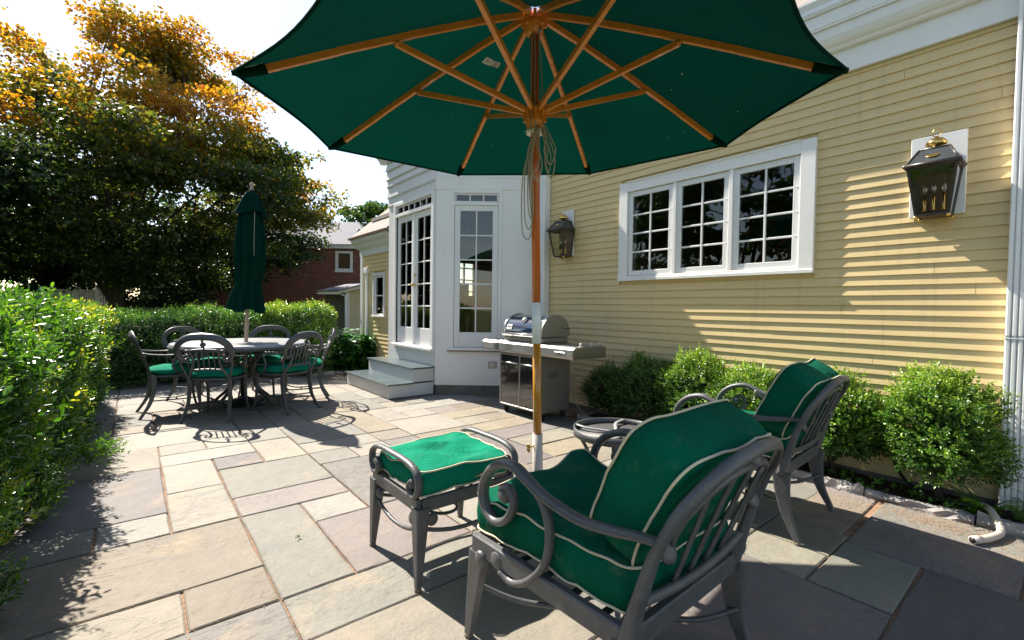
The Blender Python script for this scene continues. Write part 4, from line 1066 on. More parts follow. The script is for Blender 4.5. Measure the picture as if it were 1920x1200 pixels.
# ---- furled parasol ----------------------------------------------
TILT=Vector((.030,-.024,1)).normalized()
cp=thing('furled_parasol','closed dark green parasol standing in the dining table','parasol',(TC[0],TC[1],0))
cp.rotation_mode='QUATERNION'; cp.rotation_quaternion=TILT.to_track_quat('Z','Y')
MB().tube([(0,0,.10),(0,0,1.3),(0,0,2.5)],.0205,12).build('pole',M['woodgrey'],cp)
MB().lathe([(.022,2.475),(.026,2.49),(.015,2.505),(.026,2.53),(.024,2.555),(.0001,2.575)],(0,0,0),14).build('finial',M['woodgrey'],cp)
def drape(prof,folds,amp,seed,n=112):
    q=MB(); q.smooth=True; vs=[];fs=[]; m_=len(prof)
    for i,(r,z_,am) in enumerate(prof):
        for k in range(n):
            a=2*PI*k/n; tw=.5*math.sin(z_*2.1+seed)+.25*nz((z_*2,seed,0))
            f=math.sin(folds*(a+tw)+1.3*math.sin(2*a+z_*3+seed)); f=math.copysign(abs(f)**.7,f)*(.75+.5*nz((a*1.3,z_*1.5,seed)))
            rr=r*(1+am*amp*f)+.010*nz((math.cos(a)*3,math.sin(a)*3,z_*5+seed))
            dz=.02*am*math.sin(folds*a*.5+seed) if i==m_-1 else 0
            vs.append((rr*math.cos(a),rr*math.sin(a),z_+dz))
    for i in range(m_-1):
        for k in range(n): k2=(k+1)%n; fs.append((i*n+k,(i+1)*n+k,(i+1)*n+k2,i*n+k2))
    q.add(vs,fs); return q
body=[(.085,2.30,.5),(.105,2.2,.7),(.125,2.08,.9),(.135,1.95,1),(.148,1.8,1),(.152,1.68,1),(.145,1.55,1),(.132,1.46,.8),(.122,1.42,.6),(.128,1.38,.7),(.143,1.30,1),(.160,1.20,1.1),(.172,1.12,1.2),(.176,1.085,1.2)]
cpy=drape(body,7,.24,1.1); cpy.build('canopy',M['canopy2'],cp)
flap=[(.030,2.475,0),(.055,2.45,.3),(.085,2.39,.7),(.115,2.31,1),(.142,2.24,1.2),(.158,2.20,1.3)]
drape(flap,6,.17,2.6).build('vent_flap',M['canopy2'],cp)
q=MB(); q.tube([(.124*math.cos(a),.124*math.sin(a),1.42+.006*math.sin(3*a)) for a in np.linspace(0,2*PI,30,endpoint=False)],.007,6,closed=True); q.build('tie',M['canopy2'],cp)
q=MB(); q.tube(smooth_path([(-.10,-.10,2.22),(-.115,-.11,2.0),(-.12,-.12,1.72)],5),.003,5); q.build('cord',M['cord'],cp)

# ---- open parasol ------------------------------------------------
AX=Vector((-.05251331,-.02393506,.99833334)).normalized(); FOOT=Vector((1.63421549,1.7560062,0))
op=thing('open_parasol','large open green parasol with orange wooden ribs and striped pole','parasol',tuple(FOOT)); 
e1=Vector((0,1,0)).cross(AX).normalized(); e2=AX.cross(e1)
op.rotation_mode='QUATERNION'; op.rotation_quaternion=Matrix((e1,e2,AX)).transposed().to_quaternion()
RR=1.28; ZR=2.1036; ZH=2.570; ZU=2.093; A0=2.8675049378
def canopy_pt(rho,phi):
    """rho 0..1 outwards; phi angle; straight along the ribs, sagging cloth and concave hem between them"""
    k=((phi-A0)/(PI/4))%1.0; s=math.sin(PI*k)
    r=RR*rho*(math.cos(PI/8)/math.cos((k-.5)*PI/4))          # straight chord between the tips
    r*=1-.036*s*rho**3
    z_=ZH+.03-(ZH+.03-ZR)*rho**1.12
    z_+=-.018*s*math.sin(PI*min(1,rho*1.05))-.012*s*rho**5
    return Vector((r*math.cos(phi),r*math.sin(phi),z_))
q=MB(); q.smooth=True; vs=[];fs=[]; NR,NP=18,96
for lay,dz in ((0,.0),):
    for i in range(NR+1):
        for k in range(NP): vs.append(canopy_pt(.05+.95*i/NR,A0+2*PI*k/NP))
for i in range(NR):
    for k in range(NP): k2=(k+1)%NP; fs.append((i*NP+k,i*NP+k2,(i+1)*NP+k2,(i+1)*NP+k))
q.add(vs,fs)
can=q.build('canopy',M['canopy'],op)
q=MB()   # hem hanging a little below the edge
q.tube([canopy_pt(1.0,A0+2*PI*k/NP)+Vector((0,0,-.003)) for k in range(NP)],.006,6,closed=True); q.build('hem',M['canopy'],can)
def bar(q,a,b,w,h,up=Vector((0,0,1))):
    a,b=Vector(a),Vector(b); t=(b-a).normalized(); s=t.cross(up).normalized(); u=s.cross(t)
    vs=[p+s*w/2*i+u*h/2*j for p in (a,b) for i,j in ((-1,-1),(1,-1),(1,1),(-1,1))]
    q.add(vs,[(0,3,2,1),(4,5,6,7),(0,1,5,4),(1,2,6,5),(2,3,7,6),(3,0,4,7)])
for k in range(8):
    a=A0+k*PI/4; c_,s_=math.cos(a),math.sin(a); d=Vector((c_,s_,0))
    rib=MB(); zz=lambda r: ZH+.03-(ZH+.03-ZR)*(r/RR)**1.12-.020
    pts=[.055,.3,.6,.9,1.17]
    for i in range(4):
        bar(rib,d*pts[i]+Vector((0,0,zz(pts[i])-.001*i)),d*(pts[i+1]+.002)+Vector((0,0,zz(pts[i+1])-.001*i)),.020,.026)
    # rib.local: build along its own direction for the grain
    ro=rib.build('rib',M['wood'],op)
    MB().tube([d*1.165+Vector((0,0,zz(1.165))),d*1.245+Vector((0,0,zz(1.245)+.004)),d*1.283+Vector((0,0,ZR-.006))],[.021,.018,.010],8).build('rib_pocket',M['canopy2'],ro)
    stt=MB(); lat=Vector((-s_,c_,0))
    r2=.66; a_=d*.045+Vector((0,0,ZU+.035)); b_=d*r2+Vector((0,0,zz(r2)-.024)); bar(stt,a_,b_,.019,.024); 
    stt.lathe([(.0001,-.016),(.009,-.016),(.009,.016),(.0001,.016)],b_-Vector((0,0,.001)),8,lat)
    stt.build('strut',M['wood'],op)
for (nm,zc,rt,ht) in (('top_hub',ZH-.035,.05,.06),('runner',ZU,.045,.06)):
    q=MB(); q.lathe([(.026,zc-ht*.9),(.040,zc-ht*.8),(rt,zc-.01),(rt,zc+ht*.5),(.028,zc+ht*.6)],(0,0,0),16)
    for k in range(8):
        a=A0+(k+.5)*PI/4; q.rbox(-.008,.008,-.012,.012,-.03,.03,.002)
        n0=len(q.v)-32
        for i in range(n0,len(q.v)):
            v=Vector(q.v[i]); v=Vector((v.y+rt,v.x,v.z)); q.v[i]=(v.x*math.cos(a)-v.y*math.sin(a),v.x*math.sin(a)+v.y*math.cos(a),v.z+zc+.012)
    q.build(nm,M['wood'],op)
MB().lathe([(.024,ZU-.075),(.044,ZU-.075),(.044,ZU-.055),(.024,ZU-.055)],(0,0,0),18).build('runner_collar',M['white'],op)
MB().tube([(0,0,1.19),(0,0,1.9),(0,0,2.56)],.0215,14).build('upper_pole',M['woodpole'],op)
MB().tube([(0,0,.985),(0,0,1.192)],.0235,16).build('pole_joint',M['white_alu'],op)
MB().tube([(0,0,.40),(0,0,.986)],.0215,14).build('lower_pole',M['woodamber'],op)
MB().tube([(0,0,.04),(0,0,.515)],.0265,16).build('stand_tube',M['sleeve'],op)
q=MB(); q.tube([(-.026,0,.455),(-.055,.0,.455)],.005,8); q.ball((-.062,0,.462),.014,8,(.6,1,1)); q.ball((-.062,0,.442),.013,8,(.6,1,1)); q.build('knob',M['brass'],op)
MB().lathe([(.24,.0),(.25,.012),(.24,.03),(.10,.045),(.03,.06),(.0265,.12)],(0,0,0),32).build('base',M['dark_metal'],op)
q=MB(); q.ball((.0,-.032,ZH-.075),.018,8,(.5,1,1)); q.ball((.005,-.035,ZU+.055),.016,8,(.5,1,1)); q.build('pulley',M['steel'],op)
q=MB(); cdir=Vector((-.35,-.94,0))
sx=Vector((.94,-.35,0))
def P3(a,b,z_): return sx*a+cdir*b+Vector((0,0,z_))
for a0,a1 in ((-.022,-.03),(-.008,-.012),(.012,.022)):
    q.tube(smooth_path([P3(a0,.03,ZH-.08),P3(a1,.034,2.3),P3(a1*1.2,.036,ZU+.03),P3(a1*1.3,.05,ZU-.1)],5),.0028,5)
loops=[(-.055,.045,2.02,1.55,.020),(-.045,.05,2.03,1.60,.014),(-.062,.04,2.0,1.50,.026),(-.03,.055,2.03,1.82,.03),(.045,.05,2.02,1.82,.016),(.062,.045,2.04,1.80,.022),(.052,.06,2.05,1.86,.03),(-.018,.06,2.04,1.78,.028)]
for (cx_,b_,z1,z0,wd) in loops:
    q.tube(smooth_path([P3(cx_*.35,b_,z1),P3(cx_-wd*.7,b_,(z1*.6+z0*.4)),P3(cx_-wd,b_,z0+.06),P3(cx_,b_+.006,z0),P3(cx_+wd,b_,z0+.07),P3(cx_+wd*.5,b_,(z1*.6+z0*.4)),P3(cx_*.35+.004,b_,z1)],6),.0030,5)
q.build('cord',M['cord'],op)
# sewn labels on the underside
q=MB(); c0=canopy_pt(.40,A0+PI*.80); 
# ---- place the labels on the panel seen left of the pole
pp=A0-PI/4*2.45
def under(rho,phi): return canopy_pt(rho,phi)-Vector((0,0,.006))
def patch(r0_,r1_,p0,p1,name,mat,dz=0,par=None):
    q=MB(); v=[under(r0_,p0),under(r0_,p1),under(r1_,p1),under(r1_,p0)]; v=[x-Vector((0,0,dz)) for x in v]; q.add(v,[(0,1,2,3)]); return q.build(name,M[mat],par or can)
pp=A0+5.043
l1=patch(.256,.287,pp+.015,pp+.165,'label','tag'); l2=patch(.258,.285,pp-.175,pp+.005,'label','tag')
for k in range(3): patch(.262+.008*k,.265+.008*k,pp-.15,pp-.03,'print','ink',.001,l2)
for k in range(2): patch(.264+.009*k,.267+.009*k,pp+.05,pp+.13,'print','ink',.001,l1)
# small worn holes
R_=random.Random(2); q=MB()
for k in range(16):
    rho=R_.uniform(.45,.9); ph=A0-PI/4*R_.uniform(1.1,4.6); c=under(rho,ph); s=R_.uniform(.003,.007)
    q.add([c+Vector((s*math.cos(t),s*.6*math.sin(t),0)) for t in np.linspace(0,2*PI,6,endpoint=False)],[tuple(range(6))])
q.build('worn_spot',M['tag'],can)

# ---- gas grill ---------------------------------------------------
gr=thing('gas_grill','stainless steel gas grill with dark blue lid and black doors, beside the bay','grill',(3.39,3.75,0))
GL=(3.39,3.75,0)
def gb_(q,name,mat,par=None): return q.build(name,M[mat],par or gr,GL)
X0,X1,Y0,Y1=3.19,3.60,3.41,4.09
q=MB(); q.rbox(X0+.01,X1,Y0,Y0+.012,.085,.665,.003); q.rbox(X0+.01,X1,Y1-.012,Y1,.085,.665,.003); q.rbox(X1-.012,X1,Y0+.012,Y1-.012,.085,.665,.003); q.rbox(X0,X1,Y0+.001,Y1-.001,.085,.11,.003)
cab=gb_(q,'cabinet','cabinet')
q=MB()
for r_ in range(4):
    for c in range(3): q.rbox(X0+.09+.052*c,X0+.132+.052*c,Y0-.0015,Y0-.0001,.445+.014*r_,.451+.014*r_,.0006)
gb_(q,'vent_slot','rubber',cab)
q=MB()
for yy in (Y0,Y1-.02,(Y0+Y1)/2-.008): q.rbox(X0-.012,X0+.012,yy,yy+.02 if yy!=(Y0+Y1)/2-.008 else yy+.016,.09,.665,.003)
q.rbox(X0-.012,X0+.012,Y0+.02,Y1-.02,.085,.105,.003); q.rbox(X0-.010,X0+.012,Y0+.02,Y1-.02,.645,.665,.003); gb_(q,'door_frame','steel')
for (a,b) in ((Y0+.022,(Y0+Y1)/2-.010),((Y0+Y1)/2+.010,Y1-.022)):
    q=MB(); q.rbox(X0-.006,X0+.008,a,b,.107,.560,.002); q.rbox(X0-.003,X0+.006,a,b,.575,.643,.002); dr_=gb_(q,'door','blackdoor')
    q=MB(); q.tube([(X0-.012,a+.008,.567),(X0-.035,a+.03,.567),(X0-.035,b-.03,.567),(X0-.012,b-.008,.567)],.007,8); gb_(q,'handle','chrome',dr_)
# control panel and side shelves
q=MB(); q.prism([(X0-.045,.675),(X0-.055,.70),(X0-.048,.775),(X0-.015,.80),(X1,.80),(X1,.672)],1,Y0+.001,Y1-.001); gb_(q,'control_panel','steel')
def shelf(y0,y1,name):
    q=MB(); q.prism([(X0-.055,.685),(X0-.065,.71),(X0-.058,.775),(X0-.03,.795),(X1-.02,.795),(X1,.775),(X1,.685)],1,y0,y1)
    return gb_(q,name,'steel')
s1=shelf(Y1+.001,4.36,'side_shelf'); s2=shelf(2.93,Y0-.001,'side_burner')
q=MB(); q.rbox(X0-.070,X0-.060,4.13,4.34,.70,.775,.003); gb_(q,'front_trim','alum',s1)
q=MB()
for xx in (X0+.10,X0+.24,X0+.36):
    q.lathe([(.018,0),(.016,.034),(.0001,.036)],(xx,2.975,.797),14); q.lathe([(.026,0),(.024,.006),(.018,.007)],(xx,2.975,.796),14)
gb_(q,'knob','sleeve',s2)
# lettering plate on the front of the burner shelf
def text_on(par,body,size,loc,rot,mat,name='lettering',ext=.0008):
    cu=bpy.data.curves.new(name,'FONT'); cu.body=body; cu.size=size; cu.extrude=ext; cu.align_x='CENTER'; cu.align_y='CENTER'
    o=bpy.data.objects.new(name,cu); COL.objects.link(o)
    me=bpy.data.meshes.new_from_object(o.evaluated_get(bpy.context.evaluated_depsgraph_get())); bpy.data.objects.remove(o)
    me.materials.clear(); me.materials.append(M[mat]); o=obj(name,me,par,loc); o.rotation_euler=rot; return o
q=MB(); q.rbox(X0-.0665,X0-.061,3.03,3.17,.722,.748,.002); pl=gb_(q,'badge','alum',s2)
text_on(s2,'Genesis',.026,(X0-.0675-GL[0],3.10-GL[1],.735),(PI/2,0,-PI/2),'ink')
# fire box and lid
q=MB(); q.rbox(X0+.02,X1-.01,Y0+.02,Y1-.02,.80,.86,.01); gb_(q,'fire_box','steel')
prof=[]
for k in range(33):
    t=k/32; a=PI*(1.02-.86*t); prof.append((3.41+.205*math.cos(a)*(1. if a>PI/2 else .95),.875+.215*max(0,math.sin(a))**.8))
prof=[(X0+.005,.865)]+prof[1:]+[(X1+.005,.93),(X1+.005,.865)]
q=MB(); q.prism(prof,1,Y0+.055,Y1-.055); lid=gb_(q,'lid','blueenamel')
for (a,b) in ((Y0+.02,Y0+.054),(Y1-.054,Y1-.02)):
    q=MB(); q.prism([(3.40+(x-3.40)*1.02,.865+(z_-.865)*1.02) for x,z_ in prof],1,a,b); gb_(q,'lid_end','steel',lid)
q=MB()
for yy in (Y0+.056,Y1-.056):
    q=MB(); q.tube([(3.40+(x-3.40)*1.03,yy,.865+(z_-.865)*1.035) for x,z_ in prof],.006,6)
    gb_(q,'lid_trim','chrome',lid)
q=MB(); q.tube([(X0-.01,Y0+.06,.885),(X0-.035,Y0+.08,.885),(X0-.035,Y1-.08,.885),(X0-.01,Y1-.06,.885)],.011,10); q.rbox(X0-.012,X0+.02,Y0+.03,Y1-.03,.862,.892,.004); gb_(q,'lid_handle','chrome',lid)
nx_=Vector((-.86,0,.5)).normalized()
q=MB(); q.lathe([(.034,0),(.036,.012),(.030,.018),(.0001,.019)],(3.252,3.75,1.03),20,nx_); gb_(q,'thermometer','chrome',lid)
q=MB(); q.lathe([(.026,.019),(.0001,.0205)],(3.252,3.75,1.03),18,nx_); gb_(q,'dial','tag',lid)
q=MB(); 
c=Vector((3.212,3.96,.955)); n_=Vector((-.93,0,.37)).normalized(); u_=Vector((0,1,0)); w_=n_.cross(u_).normalized()
vs=[c+n_*d+u_*a*.045+w_*b*.028 for d in (0,.006) for a,b in ((-1,-1),(1,-1),(1,1),(-1,1))]; q.add(vs,[(0,3,2,1),(4,5,6,7),(0,1,5,4),(1,2,6,5),(2,3,7,6),(3,0,4,7)]); bd=gb_(q,'badge','alum',lid)
tx=text_on(lid,'weber',.03,(c+n_*.0068-Vector(GL)),(math.radians(68),0,-PI/2),'ink')
MB().tube([(3.50,Y0+.012,.945),(3.50,Y0+.008,.95),(3.60,Y0+.006,.948)],.003,5).build('lid_pin',M['rubber'],lid,GL)
for (x,y) in ((X0+.05,Y0+.05),(X1-.05,Y0+.05),(X0+.05,Y1-.05),(X1-.05,Y1-.05)):
    q=MB(); q.tube([(x,y-.014,.033),(x,y+.014,.033)],[.033,.033],16); q.rbox(x-.012,x+.012,y-.02,y+.02,.045,.086,.004); gb_(q,'caster','rubber')
q=MB(); q.tube(smooth_path([(X1-.03,Y0+.0,.66),(X1+.02,Y0-.02,.5),(X1+.03,Y0-.03,.2),(3.72,3.2,.02),(3.95,2.9,.03)],8),.006,6); gb_(q,'gas_hose','steel')

# ---- wall lanterns -----------------------------------------------
def lantern(label,y0,y1,z0,z1,cy):
    t=thing('wall_lantern',label,'wall lantern',(4.038,cy,z0),-PI/2,'coach lanterns on the house wall')
    w=(y1-y0); 
    q=MB(); q.rbox(-w/2,w/2,-.022,.0,0,z1-z0,.003); q.build('back_board',M['white'],t)
    # body: tapered box, wider at the top; local y outwards is negative
    zt_,zb_=.285,-.01; wt,wb=.115,.078; dt_,db=.185,.125; y_back=-.032
    Pt=lambda sx,sy,top: Vector((sx*(wt if top else wb), y_back-(sy*(dt_ if top else db)), zt_ if top else zb_))
    q=MB(); r=.0075
    for sx in (-1,1):
        for sy in (0,1): bar(q,Pt(sx,sy,False),Pt(sx,sy,True),.013,.013,Vector((0,1,0)))
    for top in (False,True):
        for a,b in (((-1,0),(1,0)),((-1,1),(1,1)),((-1,0),(-1,1)),((1,0),(1,1))):
            q.tube([Pt(*a,top),Pt(*b,top)],.012 if top else .009,6)
    q.build('frame',M['lantern'],t)
    q=MB(); q.add([Pt(-1,1,False),Pt(1,1,False),Pt(1,1,True),Pt(-1,1,True)],[(0,1,2,3)]); q.build('front_glass',M['glassclear'],t)
    for sx in (-1,1):
        q=MB(); q.add([Pt(sx,0,False),Pt(sx,1,False),Pt(sx,1,True),Pt(sx,0,True)],[(0,1,2,3)]); q.build('side_glass',M['glassclear'],t)
    q=MB(); q.add([Pt(-1,0,False)+Vector((0,-.004,0)),Pt(1,0,False)+Vector((0,-.004,0)),Pt(1,0,True)+Vector((0,-.004,0)),Pt(-1,0,True)+Vector((0,-.004,0))],[(0,1,2,3)])
    q.rbox(-wb+.004,wb-.004,y_back-db+.004,y_back-.004,-.014,-.006,.001); q.build('back_plate',M['copperflash'],t)
    # hood
    h0,h1=zt_+.010,.405; a0,a1=wt+.012,.072; d0,d1=dt_+.02,.115
    H=[(-a0,y_back+.0,h0),(a0,y_back,h0),(a0,y_back-d0,h0),(-a0,y_back-d0,h0),(-a1,y_back-.0,h1),(a1,y_back,h1),(a1,y_back-d1,h1),(-a1,y_back-d1,h1)]
    q=MB(); q.add(H,[(0,1,5,4),(1,2,6,5),(2,3,7,6),(3,0,4,7),(4,5,6,7),(0,3,2,1)]); hd=q.build('hood',M['verdigris'],t)
    q=MB()
    for a,b in ((4,5),(5,6),(6,7),(7,4),(1,5),(2,6),(3,7),(0,4)): q.tube([H[a],H[b]],.0065,6)
    for a,b in ((0,1),(1,2),(2,3),(3,0)): q.tube([H[a],H[b]],.012,8)
    q.build('hood_rim',M['lantern'],hd)
    q=MB(); cc=(Vector(H[2])+Vector(H[3])+Vector(H[6])+Vector(H[7]))/4; nn=(Vector(H[3])-Vector(H[2])).cross(Vector(H[6])-Vector(H[2])).normalized()
    if nn.y>0: nn=-nn
    k0=len(q.v); q.lathe([(.034,0),(.034,.004),(.028,.005),(.026,.004),(.0001,.0045)],(0,0,0),20,nn)
    for i in range(k0,len(q.v)):
        v=Vector(q.v[i]); v.z*=.52; v.y*=.8; q.v[i]=tuple(v+cc)
    q.build('maker_plate',M['brass'],hd)
    # bell and ring
    bz=h1; by_=y_back-d1*.5
    q=MB(); q.lathe([(.016,bz),(.018,bz+.02),(.050,bz+.028),(.055,bz+.036),(.050,bz+.052),(.034,bz+.068),(.012,bz+.076),(.010,bz+.085),(.0001,bz+.088)],(0,by_,0),22); q.build('bell',M['brass'],t)
    q=MB(); q.tube([(.024*math.cos(a),by_,bz+.108+.024*math.sin(a)) for a in np.linspace(0,2*PI,18,endpoint=False)],.0028,6,closed=True); q.build('ring',M['brass'],t)
    for x_ in (-.045,0,.045):
        q=MB(); yy=y_back-.065-(.02 if x_==0 else 0); q.lathe([(.008,.0),(.0085,.005),(.0085,.105),(.0,.105)],(x_,yy,.025),12); q.lathe([(.013,0),(.010,.012),(.0085,.014)],(x_,yy,.018),12); ca_=q.build('candle',M['brass'],t)
        q=MB(); q.lathe([(.007,0),(.012,.018),(.0135,.03),(.010,.045),(.004,.058),(.0001,.064)],(x_,yy,.130),12); q.build('bulb',M['bulb'],ca_)
        q=MB(); q.tube([(x_-.003,yy,.132),(x_,yy,.165),(x_+.003,yy,.132)],.0012,4); q.build('filament',M['chrome'],ca_)
    for sx in (-1,1):
        for sy in (0,1): MB().ball(tuple(Pt(sx,sy,False)+Vector((0,0,-.012))),.012,8).build('corner_foot',M['brass'],t)
    return t
lantern('large coach lantern at the upper right beside the white downspout',.457,.727,1.795,2.315,.592)
lantern('smaller-looking coach lantern between the bay and the kitchen window',3.78,3.965,1.79,2.335,3.885)

# ============================================================ PLANTS
def leafy(name,par,arrs,mat,kind='oval',fold=.22,off=(0,0,0)):
    B,A,Nn,Ls,Ws,Rn=arrs
    me=leaf_mesh(name,B-np.array(off),A,Nn,Ls,Ws,Rn,M[mat],kind,fold); return obj(name,me,par)
def fbm(p,s): return noise.fractal(Vector(p)*s,1.0,2.0,4)
def shell_points(fn,n): return fn(n)
def prism_hedge(name,label,line,halfw,h,n,leaf,slen,rndf,leaves=10,core_in=.13,kind='oval',seed=0,round_ends=True,matn='box',jamp=2.0,upw=.3,ratio=.55,hgrad=0.):
    """hedge along a polyline: rounded-top box; line = [(x,y),...]"""
    L=[Vector((a,b,0)) for a,b in line]; seg=[(L[i+1]-L[i]).length for i in range(len(L)-1)]; tot=sum(seg)
    def at(s):
        for i,l in enumerate(seg):
            if s<=l or i==len(seg)-1: t=s/l; d=(L[i+1]-L[i]).normalized(); return L[i].lerp(L[i+1],t),d
            s-=l
    t=thing(name,label,'hedge',(L[0].x,L[0].y,0)); o=t.location
    pos=[];dr=[];rn=[]
    per_side=h; per_top=halfw*2
    while len(pos)<n:
        s=rng.uniform(-.25 if round_ends else 0,tot+(.35 if round_ends else 0)); sc=min(max(s,0),tot*.9999); p,d=at(sc); nrm=Vector((-d.y,d.x,0))
        r=rng.uniform(0,2*per_side+per_top)
        over=max(0,-s,s-tot)/.35
        w=halfw*math.sqrt(max(.05,1-over**2)); 
        p=p+d*(s-sc)
        jit=jamp*(.07*nz((p.x*1.6+seed,p.y*1.6,r*1.1))+.06*nz((p.x*5,p.y*5,r*4+seed)))+(rng.uniform(.02,.10) if rng.random()<.05 else 0)
        dep=abs(rng.normal(0,.045))
        if r<per_side: off_=-1; z=r
        elif r<per_side+per_top: off_=(r-per_side)/per_top*2-1; z=h
        else: off_=1; z=2*per_side+per_top-r
        rc=.16                                  # rounding of the shoulders
        hh=h*(1-.10*over**2)+hgrad*(sc/tot-.5)+.04*nz((p.x*1.1,p.y*1.1,seed+4))
        ux=off_; zz=z
        if abs(off_)==1:
            z=min(z,hh) if z<h else z; bul=w*(1-.10*(1-z/h)**2)-(max(0,z-(h-rc))/rc)**2*.09; q=p+nrm*off_*(bul+jit-dep); zz=min(z,hh-.02); out=Vector((nrm.x*off_,nrm.y*off_,.35+.5*z/h))
        else:
            q=p+nrm*off_*w; zz=hh-.06*abs(off_)**3+jit-dep; out=Vector((nrm.x*off_*.5,nrm.y*off_*.5,1.))
        if s<0 or s>tot: e=d*(1 if s>tot else -1); out+=e*1.2*over
        out+=Vector(rng.normal(0,.45,3))+Vector((0,0,upw)); 
        pos.append((q.x,q.y,max(.03,zz))); dr.append(out); rn.append(rndf(q.x,q.y,zz,dep))  # tone falls with depth: shade inside the hedge put into leaf colour
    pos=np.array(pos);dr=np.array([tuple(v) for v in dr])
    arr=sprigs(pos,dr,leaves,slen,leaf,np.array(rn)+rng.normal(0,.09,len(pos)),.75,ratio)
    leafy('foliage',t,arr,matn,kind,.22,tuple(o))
    # solid dark hull that stands for the shade in the heart of the hedge
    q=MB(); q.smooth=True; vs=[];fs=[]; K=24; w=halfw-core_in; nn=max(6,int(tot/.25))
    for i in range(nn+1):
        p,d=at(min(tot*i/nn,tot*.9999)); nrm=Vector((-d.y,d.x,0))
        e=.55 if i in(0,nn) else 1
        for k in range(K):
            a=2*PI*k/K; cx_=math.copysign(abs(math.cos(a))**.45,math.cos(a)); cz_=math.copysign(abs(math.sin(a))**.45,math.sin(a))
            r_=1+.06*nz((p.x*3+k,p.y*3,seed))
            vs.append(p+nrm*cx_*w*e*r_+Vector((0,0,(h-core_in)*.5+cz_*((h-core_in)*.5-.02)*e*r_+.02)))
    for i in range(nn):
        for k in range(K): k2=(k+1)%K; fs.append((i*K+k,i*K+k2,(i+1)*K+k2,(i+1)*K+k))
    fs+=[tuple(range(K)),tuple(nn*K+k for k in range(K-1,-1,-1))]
    q.add([tuple(Vector(v)-o) for v in vs],fs); q.build('shade_core',M['core'],t)
    return t
hl=prism_hedge('box_hedge','tall glossy boxwood hedge along the left edge of the patio',[(-.92,1.2),(-.88,4.5),(-.80,7.2)],.48,1.08,17500,.040,.115,
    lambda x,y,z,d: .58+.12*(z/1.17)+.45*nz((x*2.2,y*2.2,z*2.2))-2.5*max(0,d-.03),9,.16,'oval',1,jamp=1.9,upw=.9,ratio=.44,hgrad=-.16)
# a long low shoot that leans out over the paving
K=150; a0=np.array([-.42,4.05,.12]); a1=np.array([-.13,4.22,.10]); tt=rng.uniform(0,1,K)**.7
ps=a0+(a1-a0)*tt[:,None]+rng.normal(0,.035,(K,3))*(.4+tt[:,None]); ps[:,2]=np.clip(ps[:,2]+.05*tt,.03,.3)
dr=np.array([.7,.1,.6])+rng.normal(0,.6,(K,3))
leafy('low_shoot',hl,sprigs(ps,dr,9,.05,.020,np.full(K,.72)),'box','oval',.22,tuple(hl.location))
hb2=prism_hedge('box_hedge','long boxwood hedge behind the round dining table',[(-.55,8.55),(1.0,8.65),(1.75,8.72)],.48,.99,11500,.028,.10,
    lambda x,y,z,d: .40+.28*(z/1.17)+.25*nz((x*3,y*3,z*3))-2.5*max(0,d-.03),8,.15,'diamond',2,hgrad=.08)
hb3=prism_hedge('box_hedge','bright rounded end of boxwood hedge next to the planting bed',[(1.95,8.58),(2.38,8.42)],.52,1.10,7500,.028,.10,
    lambda x,y,z,d: .58+.22*(z/1.1)+.2*nz((x*3,y*3,z*3))-2.*max(0,d-.03),8,.15,'diamond',3)

